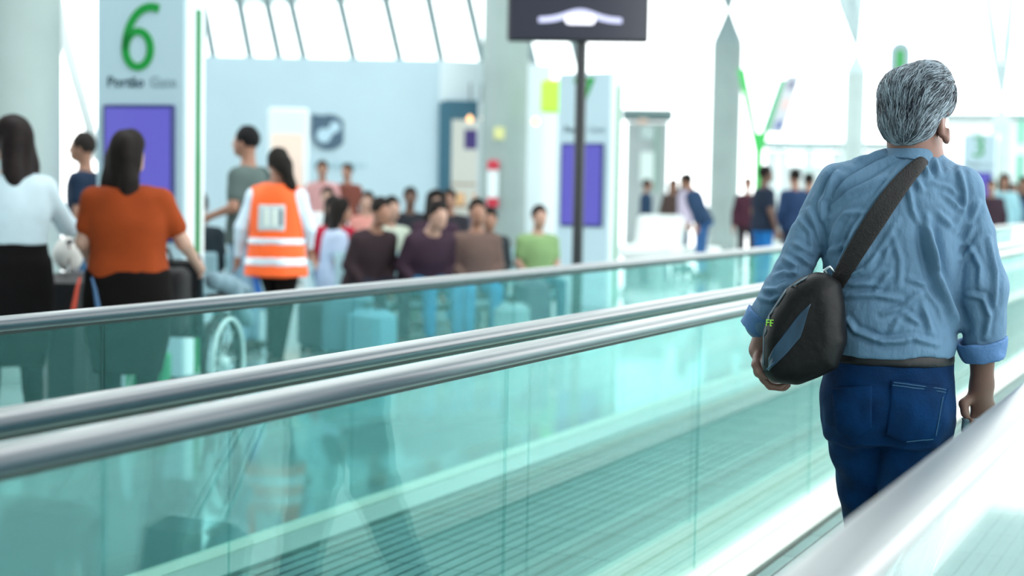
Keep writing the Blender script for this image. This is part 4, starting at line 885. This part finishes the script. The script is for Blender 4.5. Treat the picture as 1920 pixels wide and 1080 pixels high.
# ---- wheelchair pushed by the woman in orange
wc = tag(empty('wheelchair', G(336, 9.2), face(336, 22)), 'wheelchair with pale push rims, loaded with dark bags, beside the woman in orange', 'wheelchair')
m_wc = mat('wheelchair frame', (60, 76, 84), rough=.35, metal=.5); m_rim = mat('pale rim', (206, 220, 220), rough=.35); m_tyre = mat('tyre rubber', (30, 36, 38), rough=.7)
def ringpts(x, r): return [(x, r*math.cos(t), .305+r*math.sin(t)) for t in np.linspace(0, 2*PI, 37)]
for sx in (-1, 1):
    w_ = MB().tube(ringpts(sx*.27, .285), .022, 8, False).build('wheel', m_tyre, wc, True)
    MB().tube(ringpts(sx*.315, .262), .012, 8, False).build('push_rim', m_rim, w_, True)
    MB().tube([(sx*.24, 0, .305), (sx*.31, 0, .305)], .035, 14).build('hub', m_rim, w_, True)
    for k_ in range(9):
        t = 2*PI*k_/9; MB().tube([(sx*.27, 0, .305), (sx*.27, .28*math.cos(t), .305+.28*math.sin(t))], .003, 4).build('spoke', m_rim, w_)
    MB().tube([(sx*.21, -.32, .95), (sx*.21, -.22, .95), (sx*.21, -.18, .9), (sx*.21, -.16, .3)], .014, 8).build('push_handle', m_wc, wc, True)
    MB().bbox((sx*.25, .06, .70), (.03, .2, .02), .012).build('armrest', m_black, wc)
    MB().tube([(sx*.25, .24, .69), (sx*.24, .26, .5), (sx*.24, .45, .15)], .013, 8).build('side_frame', m_wc, wc, True)
    cst = MB().tube([(sx*.22-.015, .42, .075), (sx*.22+.015, .42, .075)], .074, 18).build('caster', m_tyre, wc, True)
    MB().box((sx*.12, .5, .12), (.09, .07, .01)).build('footrest', m_wc, wc)
MB().bbox((0, .05, .49), (.21, .22, .03), .02).build('seat', mat('black vinyl', (28, 30, 34), rough=.5), wc)
MB().bbox((0, -.16, .72), (.2, .02, .2), .015).build('backrest', MATS['black vinyl'], wc)
wb = tag(empty('travel_bag', G(336, 9.2)+rotm(rz=face(336, 22))@np.array([-.02, -.26, .48]), face(336, 22)), 'black travel bag with a red patch hung on the wheelchair back', 'bag')
blob('body', [boxp((0, 0, .2), (.19, .075, .2), r=.05)], .014, mat('black bag cloth', (28, 26, 28), rough=.7), wb, disp=lambda V: .006*vnoise(V, 7, 5))
MB().bbox((-.09, -.085, .12), (.06, .01, .05), .008).build('red_patch', mat('dull red patch', (150, 60, 56), rough=.6), wb)
MB().tube([(-.1, 0, .4), (-.06, 0, .5), (.06, 0, .5), (.1, 0, .4)], .012, 8).build('handle', m_black, wb, True)
jk = tag(empty('grey_jacket', G(336, 9.2)+rotm(rz=face(336, 22))@np.array([.25, .06, .72]), face(336, 22)), 'grey jacket draped over the wheelchair armrest', 'jacket')
blob('jacket_cloth', [cone((0, -.16, .08), (.02, .05, .04), .05, .06), cone((.02, .05, .04), (.06, .26, -.18), .06, .05), cone((.03, .1, .04), (.04, .3, .0), .045, .03)], .014, mat('grey jacket cloth', (104, 130, 142), rough=.7), jk, disp=lambda V: .008*vnoise(V, 9, 7))
gb = tag(MB().bbox((0, 0, .16), (.13, .09, .16), .03).build('shopping_bag', mat('green bag', (60, 160, 110), rough=.6)), 'green shopping bag standing under the wheelchair behind the glass', 'bag'); gb.location = G(280, 9.6); gb.rotation_euler = (0, 0, face(280, 10))
# ---- luggage between the two women
cs_ = tag(empty('rolling_suitcase', G(138, 8.9), face(138, 20)), 'black upright rolling suitcase between the two women', 'suitcase')
autosmooth(MB().bbox((0, 0, .46), (.13, .2, .38), .05).build('shell', mat('black case shell', (28, 28, 32), rough=.5), cs_))
for sx in (-.1, .1):
    for sy in (-.14, .14): MB().tube([(sx-.012, sy, .04), (sx+.012, sy, .04)], .04, 14).build('wheel', m_black, cs_, True)
for sy in (-.07, .07): MB().tube([(0, sy, .8), (0, sy, 1.02)], .008, 6).build('pull_pole', MATS['chrome pole'], cs_)
MB().tube([(0, -.08, 1.02), (0, .08, 1.02)], .014, 8).build('grip', m_black, cs_)
tag(blob('pale_tote_bag', [ell((0, 0, 0), (.08, .10, .10), None), cone((0, -.03, .06), (0, .03, .14), .03, .012)], .014, mat('pale tote cloth', (206, 204, 200), rough=.8), None, disp=lambda V: .006*vnoise(V, 9, 4)), 'pale cloth bundle lying on top of the black suitcase', 'bag').location = G(128, 8.9)+np.array([0, 0, .945])
for px, c, lab in ((150, (196, 70, 48), 'red luggage strap hanging beside the woman in orange'), (172, (52, 88, 124), 'blue luggage strap hanging beside the woman in orange')):
    q = W(px, 520, 8.0); d_ = -1 if px < 160 else 1
    tag(MB().tube([(0, 0, 0), (.0+.02*d_, 0, -.06), (.04*d_, 0, -.15), (.055*d_, 0, -.2)], [.006, .010, .014, .012], 8).build('luggage_strap', mat('strap %d' % px, c, rough=.6), None, True), lab, 'strap', 'luggage straps').location = q

# ---- benches and the seated crowd
m_seat = mat('pale blue seat shell', (168, 204, 214), rough=.45); m_leg = mat('dark bench leg', (48, 58, 66), rough=.4)
PITCH_ = .5
def bench(px, d, deg, n, label, people=()):
    rz = face(px, deg); b = tag(empty('bench', G(px, d), rz), label, 'bench', 'waiting area benches')
    MB().bbox((0, 0, .31), (n*PITCH_/2, .03, .03), .008).build('beam', m_leg, b)
    for sx in (-1, 1):
        MB().bbox((sx*(n*PITCH_/2-.12), 0, .15), (.03, .03, .15), .006).build('leg', m_leg, b); MB().bbox((sx*(n*PITCH_/2-.12), 0, .015), (.035, .26, .015), .006).build('foot', m_leg, b)
    for i in range(n):
        x = (i-(n-1)/2)*PITCH_
        o = MB().bbox((0, 0, 0), (.215, .22, .02), .015).build('seat', m_seat, b); o.location = (x, .05, .36)
        o = MB().bbox((0, 0, 0), (.215, .02, .19), .015).build('backrest', m_seat, b); o.location = (x, -.26, .60); o.rotation_euler = (D2R(14), 0, 0)
    for i, turn, label2, kw in people:
        x = (i-(n-1)/2)*PITCH_; q = G(px, d)+rotm(rz=rz)@np.array([x, .0, 0])
        kw.setdefault('lean', D2R(6)); kw.setdefault('h', .022)
        fig(q, rz-D2R(turn), label2, pose='sit', group='seated people in the waiting area', **kw)
    return b
# seats are counted from the picture's right on benches that face the lens
bench(790, 13.6, 168, 3, 'pale blue bench nearest the walkway, under the plum jacket', [
    (2, -22, 'seated person in a dark brown sweater looking down, leftmost of the front bench', dict(H=1.74, top=(52, 40, 44), sleeve='long', legs=(40, 40, 52), lean=D2R(22), skin='m')),
    (1, -14, 'hunched seated person in a plum jacket and jeans on the front bench', dict(H=1.76, w=1.1, top=(58, 42, 54), sleeve='long', legs=(40, 110, 150), lean=D2R(28), skin='l')),
    (0, 5, 'seated person in a brown coat and jeans next to the shop opening', dict(H=1.68, top=(104, 84, 78), sleeve='long', legs=(36, 116, 158), skin='m'))])
bench(770, 15.4, 175, 4, 'pale blue bench in the second row behind the plum jacket', [
    (3, 10, 'seated dark-haired person in a red top behind the vest', dict(H=1.66, top=(170, 36, 60), legs=(60, 80, 120), skin='m', style='long')),
    (2, -18, 'seated person in a pale green top in the second row', dict(H=1.70, top=(196, 206, 190), legs=(110, 134, 120), skin='l', lean=D2R(14))),
    (1, 0, 'long-haired person in a plum top behind the hunched jacket', dict(H=1.76, top=(64, 46, 60), sleeve='long', legs=(36, 116, 158), style='long', skin='l'))])
bench(730, 19.0, 180, 4, 'pale blue bench in the back row by the grey wall', [
    (3, 0, 'seated person in a white shirt right of the vest', dict(H=1.78, w=1.1, top=(224, 230, 234), legs=(100, 150, 160), skin='l')),
    (2, 8, 'back-row person in a salmon top by the wall', dict(H=1.72, top=(220, 150, 140), legs=(90, 90, 100), skin='l')),
    (1, -5, 'back-row person in a black top by the wall', dict(H=1.80, top=(44, 46, 52), legs=(50, 50, 60), skin='d')),
    (0, 8, 'back-row person in a charcoal top nearest the shop', dict(H=1.78, top=(50, 48, 54), legs=(60, 64, 80), skin='m'))])
bench(628, 14.2, 84, 2, 'pale blue bench seen from the side just right of the vest', [
    (0, 0, 'seated dark-haired person in a white and blue top right of the vest', dict(H=1.64, top=(176, 190, 214), legs=(50, 70, 60), style='long', skin='m'))])
bench(960, 15.0, 172, 2, 'pale blue bench in front of the fire hose column', [
    (1, 0, 'seated person in a dark top at the foot of the fire hose column', dict(H=1.64, top=(54, 60, 64), sleeve='long', legs=(40, 60, 76), skin='m', lean=D2R(24))),
    (0, -10, 'seated person in a dull green top right of the fire hose column', dict(H=1.60, top=(130, 160, 110), legs=(50, 90, 110), skin='l'))])
bench(425, 13.4, 8, 2, 'pale blue bench behind the wheelchair', [
    (0, 0, 'seated person in a black jacket behind the wheelchair', dict(H=1.70, top=(34, 44, 50), sleeve='long', legs=(40, 120, 130), skin='m'))])
fig(G(604, 21.5), face(604, 180), 'standing person with a dark head just right of the vest', 1.72, group='standing people by the grey wall', top=(200, 150, 150), legs=(70, 80, 90), skin='m')
fig(G(651, 22.5), face(651, 200), 'standing person in a brown top in front of the grey wall', 1.70, group='standing people by the grey wall', top=(120, 70, 60), legs=(60, 60, 70), skin='m')
# bags on the floor of the waiting area
m_lug = [mat('luggage %d' % i, c, rough=.6) for i, c in enumerate([(70, 110, 124), (44, 60, 70), (90, 140, 156), (56, 66, 84), (120, 150, 156)])]
for i, (px, d, hh, lab) in enumerate([(655, 12.2, .5, 'teal-grey suitcase standing on the floor, nearest the vest'), (610, 12.6, .42, 'dark slate suitcase beside the vest'), (700, 12.0, .38, 'pale teal holdall in front of the brown sweater'), (1000, 13.6, .55, 'dark blue-grey suitcase left of the thin pole'), (965, 13.2, .36, 'pale grey bag at the seated person\'s feet by the column')]):
    b = tag(empty('travel_bag', G(px, d), face(px, 25*i)), lab, 'suitcase', 'luggage on the waiting area floor')
    autosmooth(MB().bbox((0, 0, hh/2+.03), (.2, .13, hh/2), .05).build('shell', m_lug[i], b))
    MB().tube([(-.07, 0, hh+.02), (-.06, 0, hh+.07), (.06, 0, hh+.07), (.07, 0, hh+.02)], .012, 8).build('handle', m_black, b, True)
    for sx in (-.14, .14): MB().tube([(sx-.02, -.09, .03), (sx+.02, -.09, .03)], .03, 12).build('wheel', m_black, b, True); MB().tube([(sx-.02, .09, .03), (sx+.02, .09, .03)], .03, 12).build('wheel', m_black, b, True)

# ---- people and loungers on the right
GR = 'standing people far right of centre'
fig(G(1318, 25), face(1318, -70), 'person in a navy jacket leaning forward left of the middle column', 1.74, group=GR, top=(40, 62, 90), sleeve='long', legs=(60, 100, 150), lean=D2R(24), skin='m')
fig(G(1285, 27.5), face(1285, 100), 'person in a lilac grey top beside the leaning navy jacket', 1.70, group=GR, top=(190, 180, 200), sleeve='long', legs=(70, 90, 110), skin='l', style='long')
fig(G(1212, 31), face(1212, 90), 'person in a dark blue coat behind the white lounger', 1.62, group=GR, top=(44, 66, 92), sleeve='long', legs=(60, 60, 70), skin='m')
fig(G(1262, 30), face(1262, 180), 'person in a tan and black coat near the white lounger', 1.62, group=GR, top=(80, 66, 62), sleeve='long', legs=(50, 60, 76), skin='m', style='long')
fig(G(1402, 26), face(1402, 170), 'person in a dark red and black coat right of the middle column', 1.64, group=GR, top=(70, 40, 52), sleeve='long', legs=(60, 56, 60), skin='m')
fig(G(1433, 21.5), face(1433, 60), 'person in a navy top and bright blue jeans under the forked stand', 1.76, group=GR, top=(34, 42, 58), sleeve='short', legs=(40, 110, 176), skin='d', w=1.05)
fig(G(1490, 22.5), face(1490, -30), 'person in a dark blue jacket partly hidden by the man\'s shoulder', 1.74, group=GR, top=(36, 56, 88), sleeve='long', legs=(40, 46, 66), skin='m', w=1.1)
fig(G(1516, 24), face(1516, 20), 'person in a black coat touching the man\'s sleeve outline', 1.70, group=GR, top=(30, 32, 40), sleeve='long', legs=(30, 32, 40), skin='m', w=1.1)
GR2 = 'people far at the right edge'
for px, d, deg, lab, tp_, lg, H_, stl in ((1858, 27, 180, 'person in a dark maroon coat just right of the man\'s arm', (60, 46, 56), (40, 40, 50), 1.68, 'short'), (1882, 28, 180, 'person with a pale teal top in the far right crowd', (150, 196, 206), (46, 56, 70), 1.80, 'long'), (1900, 29, 170, 'person in a blue-grey jacket in the far right crowd', (60, 84, 110), (50, 56, 66), 1.64, 'short'), (1918, 30, 190, 'person in a black coat cut by the right edge', (40, 44, 52), (40, 40, 46), 1.78, 'long')):
    fig(G(px, d), face(px, deg), lab, H_, group=GR2, top=tp_, sleeve='long', legs=lg, skin='m', style=stl, w=1.1)
def lounger(px, d, deg, label, foot):
    l = tag(empty('lounge_chair', G(px, d), face(px, deg)), label, 'lounge chair', 'white moulded loungers')
    m_l = mat('white moulded shell', (236, 242, 240), rough=.4)
    if not foot:
        blob('seat_shell', [boxp((0, .1, .36), (.42, .42, .12), r=.08, k=.05), boxp((0, -.36, .62), (.42, .12, .36), rotm(rx=D2R(14)), r=.1, k=.05)], .03, m_l, l)
    else: blob('seat_shell', [boxp((0, 0, .3), (.42, .3, .12), r=.08, k=.05)], .03, m_l, l)
    for sx in (-.3, .3):
        for sy in (-.18, .18): MB().tube([(sx, sy, 0), (sx, sy, .26)], .02, 8).build('leg', m_leg, l)
lounger(1225, 26, 200, 'white moulded lounge chair right of the second totem', False)
lounger(1304, 27.2, 200, 'white moulded footstool beside the lounge chair', True)
